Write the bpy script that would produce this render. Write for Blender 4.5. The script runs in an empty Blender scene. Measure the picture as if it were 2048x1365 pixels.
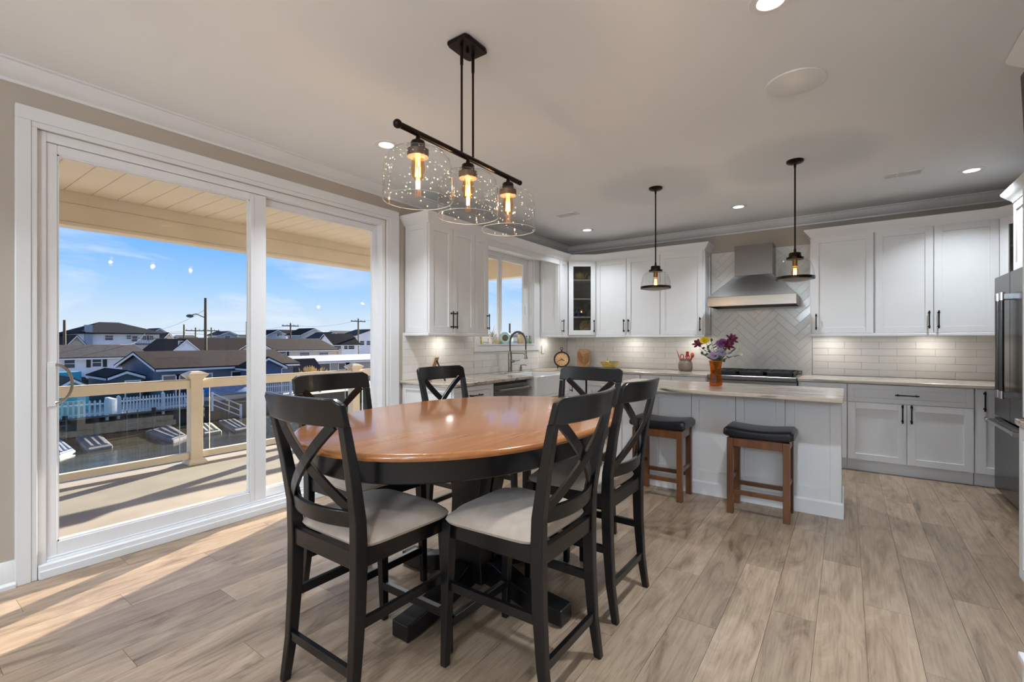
import bpy, bmesh, math, random
from mathutils import Vector, Matrix
PI = math.pi
SC = bpy.context.scene
COL = SC.collection
rnd = random.Random(7)

# ------------------------------------------------------------------ camera
F, CX, CY, H, CAMX = 938.0, 1024.0, 683.0, 1.29, 3.563          # focal length and centre in 2048x1365 pixels
TH = math.atan((1693 - 1024) / F)
S_, C_ = math.sin(TH), math.cos(TH)
cam = bpy.data.cameras.new('camera'); cam.sensor_width = 36.0; cam.lens = F / 2048 * 36
cam.clip_start = .05; cam.clip_end = 2000
camo = bpy.data.objects.new('camera', cam); COL.objects.link(camo)
camo.location = (CAMX, 0, H); camo.rotation_euler = (PI / 2, 0, TH); SC.camera = camo

# ------------------------------------------------------------------ colour management and sky
vs = SC.view_settings
vs.view_transform = 'Standard'; vs.look = 'None'; vs.gamma = 1; vs.use_curve_mapping = False; vs.exposure = 0.15
SC.cycles.use_denoising = True
SC.cycles.max_bounces = 10; SC.cycles.transparent_max_bounces = 24
SC.cycles.diffuse_bounces = 5
SC.cycles.sample_clamp_indirect = 6.0

def lin(c):
    def f(v):
        v /= 255.0
        return v / 12.92 if v <= .04045 else ((v + .055) / 1.055) ** 2.4
    return (f(c[0]), f(c[1]), f(c[2]), 1.0)

W = bpy.data.worlds.new('sky'); SC.world = W; W.use_nodes = True
nt = W.node_tree; nt.nodes.clear()
def wn(t): return nt.nodes.new(t)
tc = wn('ShaderNodeTexCoord'); sx = wn('ShaderNodeSeparateXYZ'); nt.links.new(tc.outputs['Generated'], sx.inputs[0])
rp = wn('ShaderNodeValToRGB'); nt.links.new(sx.outputs['Z'], rp.inputs[0])
els = rp.color_ramp.elements
els[0].position = 0.0; els[0].color = lin((222, 232, 243))
els[1].position = .04; els[1].color = lin((205, 224, 244))
for pos, c in ((.09, (170, 209, 248)), (.16, (128, 186, 248)), (.27, (104, 168, 244)), (.5, (92, 154, 232)), (1.0, (76, 134, 214))):
    e = els.new(pos); e.color = lin(c)
mp = wn('ShaderNodeMapping'); mp.inputs['Scale'].default_value = (2.2, 2.2, 8.0); mp.inputs['Rotation'].default_value = (.12, .0, .3); mp.inputs['Location'].default_value = (.7, .2, .35)
nt.links.new(tc.outputs['Generated'], mp.inputs[0])
nz = wn('ShaderNodeTexNoise'); nz.inputs['Scale'].default_value = 1.5; nz.inputs['Detail'].default_value = 7; nz.inputs['Roughness'].default_value = .56
nz.inputs['Distortion'].default_value = .7
nt.links.new(mp.outputs[0], nz.inputs['Vector'])
cr = wn('ShaderNodeValToRGB'); cr.color_ramp.elements[0].position = .50; cr.color_ramp.elements[1].position = .74
nt.links.new(nz.outputs['Fac'], cr.inputs[0])
mx = wn('ShaderNodeMixRGB'); mx.inputs[2].default_value = lin((238, 242, 248))
mlt = wn('ShaderNodeMath'); mlt.operation = 'MULTIPLY'; mlt.inputs[1].default_value = .8
nt.links.new(cr.outputs[0], mlt.inputs[0]); nt.links.new(mlt.outputs[0], mx.inputs[0]); nt.links.new(rp.outputs[0], mx.inputs[1])
bg = wn('ShaderNodeBackground'); bg.inputs[1].default_value = 1.0; nt.links.new(mx.outputs[0], bg.inputs[0])
wo = wn('ShaderNodeOutputWorld'); nt.links.new(bg.outputs[0], wo.inputs[0])

# low sun: its light travels towards +x and -y (read from the railing's shadows on the deck)
sun = bpy.data.lights.new('sun', 'SUN'); sun.energy = 24.0; sun.angle = math.radians(.7); sun.color = (1.0, .90, .77)
suno = bpy.data.objects.new('sun', sun); COL.objects.link(suno)
_h = Vector((.35, -1.0, 0)).normalized(); _el = math.radians(15.5)
sd = Vector((_h.x * math.cos(_el), _h.y * math.cos(_el), -math.sin(_el)))
suno.rotation_euler = sd.to_track_quat('-Z', 'Y').to_euler(); suno.location = (-20, 40, 30)

CAN_W, CAN_COL, CAN_SPREAD = 22.0, (.84, .93, 1.0), math.radians(120)          # recessed downlights
# ------------------------------------------------------------------ pixel helpers (photo pixel -> point on a known plane)
def ray(px, py):
    u = (px - CX) / F; v = (CY - py) / F
    return Vector((-S_ + u * C_, C_ + u * S_, v))
def at(px, py, dep): return Vector((CAMX, 0, H)) + ray(px, py) * dep
def oz(px, py, z): a = ray(px, py); return Vector((CAMX, 0, H)) + a * ((z - H) / a.z)
def ox(px, py, x): a = ray(px, py); return Vector((CAMX, 0, H)) + a * ((x - CAMX) / a.x)
def oy(px, py, y): a = ray(px, py); return Vector((CAMX, 0, H)) + a * (y / a.y)

# ------------------------------------------------------------------ materials
MATS = {}
def new_mat(name):
    m = bpy.data.materials.new(name); m.use_nodes = True
    n = m.node_tree; b = n.nodes['Principled BSDF']
    return m, n, b
def mat(name, c, rough=.5, metal=0.0, spec=.5, coat=0.0, trans=0, vary=0.0, vscale=6.0, stretch=(1, 1, 1), bump=0.0, bscale=60.0, c2=None, emit=None, sheen=0, contrast=(.35, .65), detail=4, bdist=.002, rand=False, distort=0.0, rvary=0):
    """principled material with optional noise mottling between c and c2, relief and roughness variation"""
    if name in MATS: return MATS[name]
    m, n, b = new_mat(name); L = n.links
    b.inputs['Base Color'].default_value = lin(c); b.inputs['Roughness'].default_value = rough
    b.inputs['Metallic'].default_value = metal; b.inputs['Specular IOR Level'].default_value = spec
    b.inputs['Coat Weight'].default_value = coat; b.inputs['Coat Roughness'].default_value = .12
    b.inputs['Sheen Weight'].default_value = sheen
    if emit: b.inputs['Emission Color'].default_value = lin(emit[0]); b.inputs['Emission Strength'].default_value = emit[1]
    tcn = n.nodes.new('ShaderNodeTexCoord'); mp_ = n.nodes.new('ShaderNodeMapping'); mp_.inputs['Scale'].default_value = stretch
    L.new(tcn.outputs['Object'], mp_.inputs[0])
    if rand:
        oi = n.nodes.new('ShaderNodeObjectInfo'); ml = n.nodes.new('ShaderNodeMath'); ml.operation = 'MULTIPLY'; ml.inputs[1].default_value = 57.0
        L.new(oi.outputs['Random'], ml.inputs[0]); L.new(ml.outputs[0], mp_.inputs['Location'])
    if c2 is None and vary > 0: c2 = tuple(v * (1 - vary) for v in c)
    if c2 is not None:
        t = n.nodes.new('ShaderNodeTexNoise'); t.inputs['Scale'].default_value = vscale; t.inputs['Detail'].default_value = detail
        t.inputs['Distortion'].default_value = distort
        L.new(mp_.outputs[0], t.inputs['Vector'])
        r = n.nodes.new('ShaderNodeValToRGB'); r.color_ramp.elements[0].position = contrast[0]; r.color_ramp.elements[1].position = contrast[1]
        r.color_ramp.elements[0].color = lin(c2); r.color_ramp.elements[1].color = lin(c)
        L.new(t.outputs['Fac'], r.inputs[0]); L.new(r.outputs[0], b.inputs['Base Color'])
        if rvary:
            mr = n.nodes.new('ShaderNodeMapRange'); mr.inputs[3].default_value = rough - rvary; mr.inputs[4].default_value = rough + rvary
            L.new(t.outputs['Fac'], mr.inputs[0]); L.new(mr.outputs[0], b.inputs['Roughness'])
    if bump:
        t2 = n.nodes.new('ShaderNodeTexNoise'); t2.inputs['Scale'].default_value = bscale; t2.inputs['Detail'].default_value = 3
        L.new(mp_.outputs[0], t2.inputs['Vector'])
        bp = n.nodes.new('ShaderNodeBump'); bp.inputs['Strength'].default_value = bump; bp.inputs['Distance'].default_value = bdist
        L.new(t2.outputs['Fac'], bp.inputs['Height']); L.new(bp.outputs[0], b.inputs['Normal'])
    MATS[name] = m
    return m

def thin_glass(name, tint=(255, 255, 255), base=.03, graze=.75, rough=0.0, seeds=False, diffuse=0.0):
    """thin clear sheet: transmits straight through and reflects by angle"""
    if name in MATS: return MATS[name]
    m, n, b = new_mat(name); L = n.links
    n.nodes.remove(b); out = n.nodes['Material Output']
    tr = n.nodes.new('ShaderNodeBsdfTransparent'); tr.inputs[0].default_value = lin(tint)
    gl = n.nodes.new('ShaderNodeBsdfGlossy'); gl.inputs['Roughness'].default_value = rough
    lw = n.nodes.new('ShaderNodeLayerWeight'); lw.inputs[0].default_value = .5
    pw = n.nodes.new('ShaderNodeMath'); pw.operation = 'POWER'; pw.inputs[1].default_value = 4.6
    ma = n.nodes.new('ShaderNodeMath'); ma.operation = 'MULTIPLY_ADD'; ma.inputs[1].default_value = graze; ma.inputs[2].default_value = base
    L.new(lw.outputs['Facing'], pw.inputs[0]); L.new(pw.outputs[0], ma.inputs[0])
    mi = n.nodes.new('ShaderNodeMixShader'); L.new(ma.outputs[0], mi.inputs[0]); L.new(tr.outputs[0], mi.inputs[1]); L.new(gl.outputs[0], mi.inputs[2])
    res = mi
    if seeds:      # little bubbles in the glass
        tcn = n.nodes.new('ShaderNodeTexCoord'); vo = n.nodes.new('ShaderNodeTexVoronoi'); vo.inputs['Scale'].default_value = 42
        L.new(tcn.outputs['Object'], vo.inputs['Vector'])
        ls = n.nodes.new('ShaderNodeMath'); ls.operation = 'LESS_THAN'; ls.inputs[1].default_value = .16; L.new(vo.outputs['Distance'], ls.inputs[0])
        nzs = n.nodes.new('ShaderNodeMath'); nzs.operation = 'MULTIPLY'; nzs.inputs[1].default_value = .45; L.new(ls.outputs[0], nzs.inputs[0])
        df = n.nodes.new('ShaderNodeBsdfDiffuse'); df.inputs[0].default_value = (.9, .9, .9, 1)
        m2 = n.nodes.new('ShaderNodeMixShader'); L.new(nzs.outputs[0], m2.inputs[0]); L.new(mi.outputs[0], m2.inputs[1]); L.new(df.outputs[0], m2.inputs[2]); res = m2
    if diffuse:
        df = n.nodes.new('ShaderNodeBsdfDiffuse'); df.inputs[0].default_value = lin(tint)
        m2 = n.nodes.new('ShaderNodeMixShader'); m2.inputs[0].default_value = diffuse; L.new(res.outputs[0], m2.inputs[1]); L.new(df.outputs[0], m2.inputs[2]); res = m2
    L.new(res.outputs[0], out.inputs[0]); MATS[name] = m
    return m

def plank_mat(name='floor_plank_wood'):
    if name in MATS: return MATS[name]
    m, n, b = new_mat(name); L = n.links; N = n.nodes.new
    tcn = N('ShaderNodeTexCoord'); oi = N('ShaderNodeObjectInfo')
    ml = N('ShaderNodeMath'); ml.operation = 'MULTIPLY'; ml.inputs[1].default_value = 83.0; L.new(oi.outputs['Random'], ml.inputs[0])
    mp1 = N('ShaderNodeMapping'); mp1.inputs['Scale'].default_value = (1, .24, 1); L.new(tcn.outputs['Object'], mp1.inputs[0]); L.new(ml.outputs[0], mp1.inputs['Location'])
    n1 = N('ShaderNodeTexNoise'); n1.inputs['Scale'].default_value = 9; n1.inputs['Detail'].default_value = 8; n1.inputs['Roughness'].default_value = .66; n1.inputs['Distortion'].default_value = 1.3
    L.new(mp1.outputs[0], n1.inputs['Vector'])
    mp2 = N('ShaderNodeMapping'); mp2.inputs['Scale'].default_value = (1, .035, 1); L.new(tcn.outputs['Object'], mp2.inputs[0]); L.new(ml.outputs[0], mp2.inputs['Location'])
    n2 = N('ShaderNodeTexNoise'); n2.inputs['Scale'].default_value = 120; n2.inputs['Detail'].default_value = 5; L.new(mp2.outputs[0], n2.inputs['Vector'])
    n3 = N('ShaderNodeTexNoise'); n3.inputs['Scale'].default_value = 3.0; n3.inputs['Detail'].default_value = 3; L.new(mp1.outputs[0], n3.inputs['Vector'])
    r1 = N('ShaderNodeValToRGB'); e = r1.color_ramp.elements
    e[0].position = .26; e[0].color = lin((98, 80, 65)); e[1].position = .74; e[1].color = lin((178, 157, 135))
    e2 = e.new(.46); e2.color = lin((154, 132, 111))
    L.new(n1.outputs['Fac'], r1.inputs[0])
    r2 = N('ShaderNodeValToRGB'); r2.color_ramp.elements[0].position = .36; r2.color_ramp.elements[0].color = (.62, .60, .58, 1); r2.color_ramp.elements[1].position = .54; r2.color_ramp.elements[1].color = (1, 1, 1, 1)
    L.new(n2.outputs['Fac'], r2.inputs[0])
    mm = N('ShaderNodeMixRGB'); mm.blend_type = 'MULTIPLY'; mm.inputs[0].default_value = .55; L.new(r1.outputs[0], mm.inputs[1]); L.new(r2.outputs[0], mm.inputs[2])
    hv = N('ShaderNodeHueSaturation'); mr = N('ShaderNodeMapRange'); mr.inputs[3].default_value = .80; mr.inputs[4].default_value = 1.10
    L.new(oi.outputs['Random'], mr.inputs[0]); L.new(mr.outputs[0], hv.inputs['Value']); L.new(mm.outputs[0], hv.inputs['Color'])
    L.new(hv.outputs[0], b.inputs['Base Color'])
    b.inputs['Roughness'].default_value = .36; b.inputs['Specular IOR Level'].default_value = .45
    bp = N('ShaderNodeBump'); bp.inputs['Strength'].default_value = .12; bp.inputs['Distance'].default_value = .002; L.new(n2.outputs['Fac'], bp.inputs['Height']); L.new(bp.outputs[0], b.inputs['Normal'])
    MATS[name] = m; return m

def granite_mat(name='streaked_granite'):
    if name in MATS: return MATS[name]
    m, n, b = new_mat(name); L = n.links; N = n.nodes.new
    tcn = N('ShaderNodeTexCoord'); mp1 = N('ShaderNodeMapping'); mp1.inputs['Rotation'].default_value = (0, 0, .12); mp1.inputs['Scale'].default_value = (.75, 4.2, 6.5)
    L.new(tcn.outputs['Object'], mp1.inputs[0])
    n1 = N('ShaderNodeTexNoise'); n1.inputs['Scale'].default_value = 2.2; n1.inputs['Detail'].default_value = 9; n1.inputs['Roughness'].default_value = .68; n1.inputs['Distortion'].default_value = 1.6
    L.new(mp1.outputs[0], n1.inputs['Vector'])
    r1 = N('ShaderNodeValToRGB'); e = r1.color_ramp.elements
    e[0].position = .33; e[0].color = lin((62, 64, 62)); e[1].position = .74; e[1].color = lin((222, 218, 210))
    for p_, c_ in ((.40, (122, 122, 116)), (.46, (172, 158, 144)), (.54, (198, 184, 170)), (.62, (184, 168, 152))):
        q = e.new(p_); q.color = lin(c_)
    L.new(n1.outputs['Fac'], r1.inputs[0]); L.new(r1.outputs[0], b.inputs['Base Color'])
    b.inputs['Roughness'].default_value = .16; MATS[name] = m; return m

def tabletop_mat(name='honey_maple'):
    if name in MATS: return MATS[name]
    m, n, b = new_mat(name); L = n.links; N = n.nodes.new
    tcn = N('ShaderNodeTexCoord'); mp1 = N('ShaderNodeMapping'); mp1.inputs['Scale'].default_value = (1, .06, 1); L.new(tcn.outputs['Object'], mp1.inputs[0])
    n1 = N('ShaderNodeTexNoise'); n1.inputs['Scale'].default_value = 26; n1.inputs['Detail'].default_value = 6; n1.inputs['Roughness'].default_value = .6; L.new(mp1.outputs[0], n1.inputs['Vector'])
    r1 = N('ShaderNodeValToRGB'); e = r1.color_ramp.elements
    e[0].position = .3; e[0].color = lin((146, 90, 48)); e[1].position = .75; e[1].color = lin((176, 116, 66))
    L.new(n1.outputs['Fac'], r1.inputs[0]); L.new(r1.outputs[0], b.inputs['Base Color'])
    b.inputs['Roughness'].default_value = .24; b.inputs['Coat Weight'].default_value = .5; b.inputs['Coat Roughness'].default_value = .12; b.inputs['Coat IOR'].default_value = 1.5
    MATS[name] = m; return m

def brushed(name, c, rough=.3, axis=2):
    if name in MATS: return MATS[name]
    st = [420, 420, 420]; st[axis] = 2.0
    m = mat(name, c, rough, 1.0, vary=.015, vscale=1.0, stretch=st, rvary=.008)
    m.node_tree.nodes['Principled BSDF'].inputs['Anisotropic'].default_value = .7
    return m

WHITE = lambda: mat('white_cabinet_paint', (226, 226, 227), .38, vary=.015, vscale=3)
TRIM = lambda: mat('white_trim_paint', (224, 225, 227), .34, vary=.015, vscale=2)
CEIL = lambda: mat('ceiling_paint', (231, 234, 238), .9, vary=.012, vscale=1.2)
WALL = lambda: mat('greige_wall_paint', (180, 170, 158), .85, vary=.02, vscale=1.4, bump=.04, bscale=220)
VINYL = lambda: mat('white_vinyl', (228, 229, 232), .3, vary=.01)
BLACKWOOD = lambda: mat('black_lacquered_wood', (15, 15, 17), .3, spec=.4, coat=.15, c2=(10, 10, 12), vscale=8, stretch=(1, 1, .15))
HANDLE = lambda: mat('oil_rubbed_bronze', (34, 26, 24), .38, .65, vary=.25, vscale=30)
BRONZE = lambda: mat('dark_bronze_metal', (44, 30, 25), .34, .75, vary=.25, vscale=20)
STEEL = lambda: brushed('brushed_stainless', (132, 129, 126), .27, 0)
STEELV = lambda: brushed('brushed_stainless_upright', (132, 129, 126), .27, 2)
DARKSTEEL = lambda: brushed('dark_stainless', (104, 102, 101), .24, 2)
NICKEL = lambda: mat('brushed_nickel', (150, 143, 134), .26, 1.0, vary=.1, vscale=40)
FABRIC = lambda: mat('beige_microfibre', (186, 170, 155), .92, sheen=.25, c2=(172, 155, 141), vscale=14, bump=.25, bscale=700, bdist=.0008)
LEATHER = lambda: mat('navy_leather', (22, 22, 28), .3, c2=(14, 14, 19), vscale=9, bump=.22, bscale=90)
STOOLWOOD = lambda: mat('walnut_brown_wood', (112, 70, 38), .36, c2=(80, 48, 26), vscale=14, stretch=(1, 1, .12), coat=.2)
TILE = lambda: mat('glazed_white_tile', (226, 224, 220), .14, vary=.03, vscale=3, rand=True, bump=.22, bscale=11, bdist=.006)
CLEAR = lambda: thin_glass('clear_window_glass', (253, 254, 254), .012, .7)

# ------------------------------------------------------------------ geometry helpers
class MB:
    """collects shapes, then links them as ONE mesh object"""
    def __init__(s): s.v = []; s.f = []
    def add(s, vs_, fs, M=None):
        o = len(s.v)
        s.v += [tuple(M @ Vector(q)) if M else tuple(q) for q in vs_]
        s.f += [tuple(i + o for i in f) for f in fs]; return s
    def box(s, a, b, M=None):
        x0, y0, z0 = [min(a[i], b[i]) for i in range(3)]; x1, y1, z1 = [max(a[i], b[i]) for i in range(3)]
        return s.add([(x0, y0, z0), (x1, y0, z0), (x1, y1, z0), (x0, y1, z0), (x0, y0, z1), (x1, y0, z1), (x1, y1, z1), (x0, y1, z1)],
                     [(0, 3, 2, 1), (4, 5, 6, 7), (0, 1, 5, 4), (1, 2, 6, 5), (2, 3, 7, 6), (3, 0, 4, 7)], M)
    def hexa(s, bot, top, M=None):
        return s.add(list(bot) + list(top), [(0, 3, 2, 1), (4, 5, 6, 7), (0, 1, 5, 4), (1, 2, 6, 5), (2, 3, 7, 6), (3, 0, 4, 7)], M)
    def cyl(s, p0, p1, r0, r1=None, n=14, M=None):
        r1 = r0 if r1 is None else r1
        return s.tube([p0, p1], [r0, r1], n, M)
    def tube(s, pts, rad, n=8, M=None, cap=True):
        pts = [Vector(q) for q in pts]; k = len(pts)
        rad = [rad] * k if not isinstance(rad, (list, tuple)) else rad
        vs_, fs = [], []; u = None
        for i, q in enumerate(pts):
            t = (pts[min(i + 1, k - 1)] - pts[max(i - 1, 0)]).normalized()
            if u is None: u = t.orthogonal().normalized()
            else: u = (u - t * u.dot(t)); u = u.normalized() if u.length > 1e-6 else t.orthogonal().normalized()
            w = t.cross(u)
            for j in range(n):
                a = 2 * PI * j / n
                vs_.append(q + (u * math.cos(a) + w * math.sin(a)) * rad[i])
        for i in range(k - 1):
            for j in range(n):
                a, b = i * n + j, i * n + (j + 1) % n
                fs.append((a, b, b + n, a + n))
        if cap: fs.append(tuple(range(n - 1, -1, -1))); fs.append(tuple((k - 1) * n + j for j in range(n)))
        return s.add(vs_, fs, M)
    def lathe(s, prof, n=24, c=(0, 0, 0), M=None):
        """prof: (radius, z) list"""
        vs_, fs = [], []; k = len(prof)
        for r, z in prof:
            for j in range(n):
                a = 2 * PI * j / n
                vs_.append((c[0] + r * math.cos(a), c[1] + r * math.sin(a), c[2] + z))
        for i in range(k - 1):
            for j in range(n):
                a, b = i * n + j, i * n + (j + 1) % n
                fs.append((a, b, b + n, a + n))
        if prof[0][0] > 1e-5: fs.append(tuple(range(n - 1, -1, -1)))
        if prof[-1][0] > 1e-5: fs.append(tuple((k - 1) * n + j for j in range(n)))
        return s.add(vs_, fs, M)
    def prism(s, poly, z0, z1, M=None):
        n = len(poly)
        return s.add([(p[0], p[1], z0) for p in poly] + [(p[0], p[1], z1) for p in poly],
                     [tuple(range(n - 1, -1, -1)), tuple(range(n, 2 * n))] + [(i, (i + 1) % n, (i + 1) % n + n, i + n) for i in range(n)], M)
    def bar(s, p0, p1, w, t, up=(0, 0, 1), M=None):
        """rectangular bar from p0 to p1; w across (perp. to up), t along up"""
        p0, p1 = Vector(p0), Vector(p1); d = (p1 - p0).normalized(); u = Vector(up); u = (u - d * u.dot(d)).normalized(); r = d.cross(u)
        a = [p0 + r * (i * w / 2) + u * (j * t / 2) for i, j in ((-1, -1), (1, -1), (1, 1), (-1, 1))]
        b = [q + (p1 - p0) for q in a]
        return s.add(a + b, [(0, 1, 2, 3), (7, 6, 5, 4), (0, 4, 5, 1), (1, 5, 6, 2), (2, 6, 7, 3), (3, 7, 4, 0)], M)
    def ribbon(s, secs, M=None):
        """sections: lists of the same number of points (closed loops), skinned"""
        n = len(secs[0]); vs_ = [q for sec in secs for q in sec]; fs = []
        for i in range(len(secs) - 1):
            for j in range(n):
                a, b = i * n + j, i * n + (j + 1) % n
                fs.append((a, b, b + n, a + n))
        fs.append(tuple(range(n - 1, -1, -1))); fs.append(tuple((len(secs) - 1) * n + j for j in range(n)))
        return s.add(vs_, fs, M)
    def ball(s, c, r, n=12, m=8, sc=(1, 1, 1), M=None):
        vs_, fs = [], []
        for i in range(m + 1):
            t = PI * i / m
            for j in range(n):
                a = 2 * PI * j / n
                vs_.append((c[0] + r * sc[0] * math.sin(t) * math.cos(a), c[1] + r * sc[1] * math.sin(t) * math.sin(a), c[2] - r * sc[2] * math.cos(t)))
        for i in range(m):
            for j in range(n):
                a, b = i * n + j, i * n + (j + 1) % n
                fs.append((a, b, b + n, a + n))
        return s.add(vs_, fs, M)
    def mesh(s, name, smooth=False, merge=False):
        me = bpy.data.meshes.new(name); me.from_pydata(s.v, [], s.f); me.update()
        bm = bmesh.new(); bm.from_mesh(me)
        if merge: bmesh.ops.remove_doubles(bm, verts=bm.verts, dist=1e-5)
        bmesh.ops.recalc_face_normals(bm, faces=bm.faces)
        bm.to_mesh(me); bm.free()
        if smooth:
            for p in me.polygons: p.use_smooth = True
            try: me.set_sharp_from_angle(angle=math.radians(38))
            except Exception: pass
        return me
    def build(s, name, m, parent=None, bevel=0.0, smooth=False, seg=2, merge=False, label=None):
        me = s.mesh(name, smooth, merge); me.materials.append(m)
        return put(name, me, parent, bevel, seg, label)
def put(name, me, parent=None, bevel=0.0, seg=2, label=None):
    o = bpy.data.objects.new(name, me); COL.objects.link(o)
    if parent is not None: o.parent = parent
    if bevel:
        b = o.modifiers.new('bevel', 'BEVEL'); b.width = bevel; b.segments = seg; b.limit_method = 'ANGLE'; b.angle_limit = math.radians(40)
    if label: o['label'] = label
    return o
def tag(o, label, cat, group=None, kind=None):
    o['label'] = label; o['category'] = cat
    if group: o['group'] = group
    if kind: o['kind'] = kind
    return o
def thing(name, label, cat, loc=(0, 0, 0), rz=0.0, group=None, kind=None):
    o = bpy.data.objects.new(name, None); COL.objects.link(o); o.empty_display_size = .1
    o.location = loc; o.rotation_euler = (0, 0, rz)
    return tag(o, label, cat, group, kind)
def copy_tree(root, loc, rz=0.0, label=None, scale=None):
    r = root.copy(); COL.objects.link(r); r.location = loc; r.rotation_euler = (0, 0, rz)
    if label: r['label'] = label
    if scale: r.scale = (scale,) * 3
    def rec(src, dst):
        for ch in list(src.children):
            c = ch.copy(); COL.objects.link(c); c.parent = dst; c.matrix_parent_inverse = ch.matrix_parent_inverse.copy(); rec(ch, c)
    rec(root, r); return r
def bx(a, b): return MB().box(a, b)
def struct(o, label, cat): return tag(o, label, cat, kind='structure')

def molding(path, prof, closed=False):
    """sweeps the profile (offset to the left of travel, z) along a mitred plan path"""
    n = len(path); P = [Vector((p[0], p[1])) for p in path]; secs = []
    for i in range(n):
        ds = []
        if i > 0 or closed: ds.append((P[i] - P[i - 1]).normalized())
        if i < n - 1 or closed: ds.append((P[(i + 1) % n] - P[i]).normalized())
        ns = [Vector((-d.y, d.x)) for d in ds]
        m = ns[0] if len(ns) == 1 else (ns[0] + ns[1]) / (1 + ns[0].dot(ns[1]))
        secs.append([(P[i].x + m.x * o_, P[i].y + m.y * o_, z) for o_, z in prof])
    if closed: secs.append(secs[0])
    return MB().ribbon(secs)

# ================================================================== STRUCTURE
RX, YB, YS, ZC = 5.36, 6.47, -4.6, 2.74
# door opening and window opening in the left wall
DY0, DY1, DZ1 = .57, 2.935, 2.44
WY0, WY1, WZ0, WZ1 = 4.31, 5.50, 1.24, 2.44
SY0, SY1 = -3.6, -1.2                       # unseen opening added behind the camera to let in more daylight
w = MB()
for (y0, y1, z0, z1) in ((YS - .16, SY0, 0, ZC), (SY0, SY1, DZ1, ZC), (SY1, DY0, 0, ZC), (DY0, DY1, DZ1, ZC), (DY1, WY0, 0, ZC), (WY0, WY1, 0, WZ0), (WY0, WY1, WZ1, ZC), (WY1, YB + .16, 0, ZC)):
    w.box((-.16, y0, z0), (0, y1, z1))
wall_left = struct(w.build('wall_left', WALL()), 'greige painted wall holding the white sliding patio door', 'wall')
wall_back = struct(bx((0, YB, 0), (RX, YB + .16, ZC)).build('wall_back', WALL()), 'greige painted wall behind the range hood and upper cabinets', 'wall')
wall_right = struct(bx((RX, YS - .16, 0), (RX + .16, YB + .16, ZC)).build('wall_right', WALL()), 'greige painted wall behind the refrigerator', 'wall')
w = MB(); xs = [0, .4, 2.55, 2.8, 4.95, RX]
for i in range(5):
    if i % 2 == 0: w.box((xs[i], YS - .16, 0), (xs[i + 1], YS, ZC))
    else: w.box((xs[i], YS - .16, 0), (xs[i + 1], YS, .12)); w.box((xs[i], YS - .16, 2.46), (xs[i + 1], YS, ZC))
struct(w.build('wall_front', WALL()), 'greige painted wall behind the camera with two tall openings added for daylight', 'wall')  # both openings are unseen, added so that more daylight enters
ceiling = struct(bx((-.16, YS - .16, ZC), (RX + .16, YB + .16, ZC + .15)).build('ceiling', CEIL()), 'smooth white painted ceiling', 'ceiling')
# floor slab; the planks in view are laid on it one by one, the part behind the camera stays one sheet
fl = MB(); fl.box((-.16, YS - .16, -.2), (RX + .16, YB + .16, -.009)); fl.box((0, YS, -.009), (RX, -.30, 0))
floor = struct(fl.build('floor', plank_mat()), 'grey-brown wood-look plank floor', 'floor')
PW, PL = .181, 1.22
pm = MB().box((0, 0, -.008), (PW - .0014, PL - .0014, 0)).mesh('plank'); pm.materials.append(plank_mat())
ncol = int((RX - .02) / PW)
for i in range(ncol):
    off = ((i * .37) % 1.0) * PL
    k = 0; y = -.30 - off
    while y < 5.86:
        y0, y1 = max(y, -.2985), min(y + PL - .0014, 6.0)
        if y1 - y0 > .05:
            if y0 > y or y1 < y + PL - .002:
                me = MB().box((0, 0, -.008), (PW - .0014, y1 - y0, 0)).mesh('plank'); me.materials.append(plank_mat())
            else: me = pm
            o = put('plank', me, floor); o.location = (.012 + i * PW, y0, 0)
        y += PL

# crown at the ceiling
CP = [(0, 2.645), (.012, 2.645), (.014, 2.66), (.03, 2.668), (.055, 2.69), (.078, 2.718), (.083, 2.728), (.1, 2.73), (.1, 2.74), (0, 2.74)]
struct(molding([(RX, YB), (0, YB), (0, YS)], CP).build('trim_1', TRIM(), smooth=True), 'white crown moulding where the walls meet the ceiling', 'crown moulding')
# baseboard left of the patio door
BPF = [(0, 0), (.03, 0), (.03, .018), (.018, .03), (.016, .12), (.008, .14), (0, .14)]
struct(molding([(0, .49), (0, SY1 + .1)], BPF).build('baseboard_left', TRIM(), smooth=True), 'white baseboard left of the patio door', 'baseboard')

# casing of the patio door
c = MB()
c.box((0, .488, 0), (.022, .548, 2.47)); c.box((0, 2.972, 0), (.022, 3.078, 2.47)); c.box((0, .488, 2.47), (.022, 3.078, 2.542))
struct(c.build('trim_2', TRIM(), bevel=.003), 'flat white casing around the sliding patio door', 'door casing')
# inner step of the casing
c = MB()
for a, b in (((0, .548, 0), (.016, .572, 2.44)), ((0, 2.935, 0), (.016, 2.972, 2.44)), ((0, .548, 2.44), (.016, 2.972, 2.47))): c.box(a, b)
struct(c.build('trim_3', TRIM(), bevel=.003), 'white inner bead of the patio door casing', 'door casing')

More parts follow.
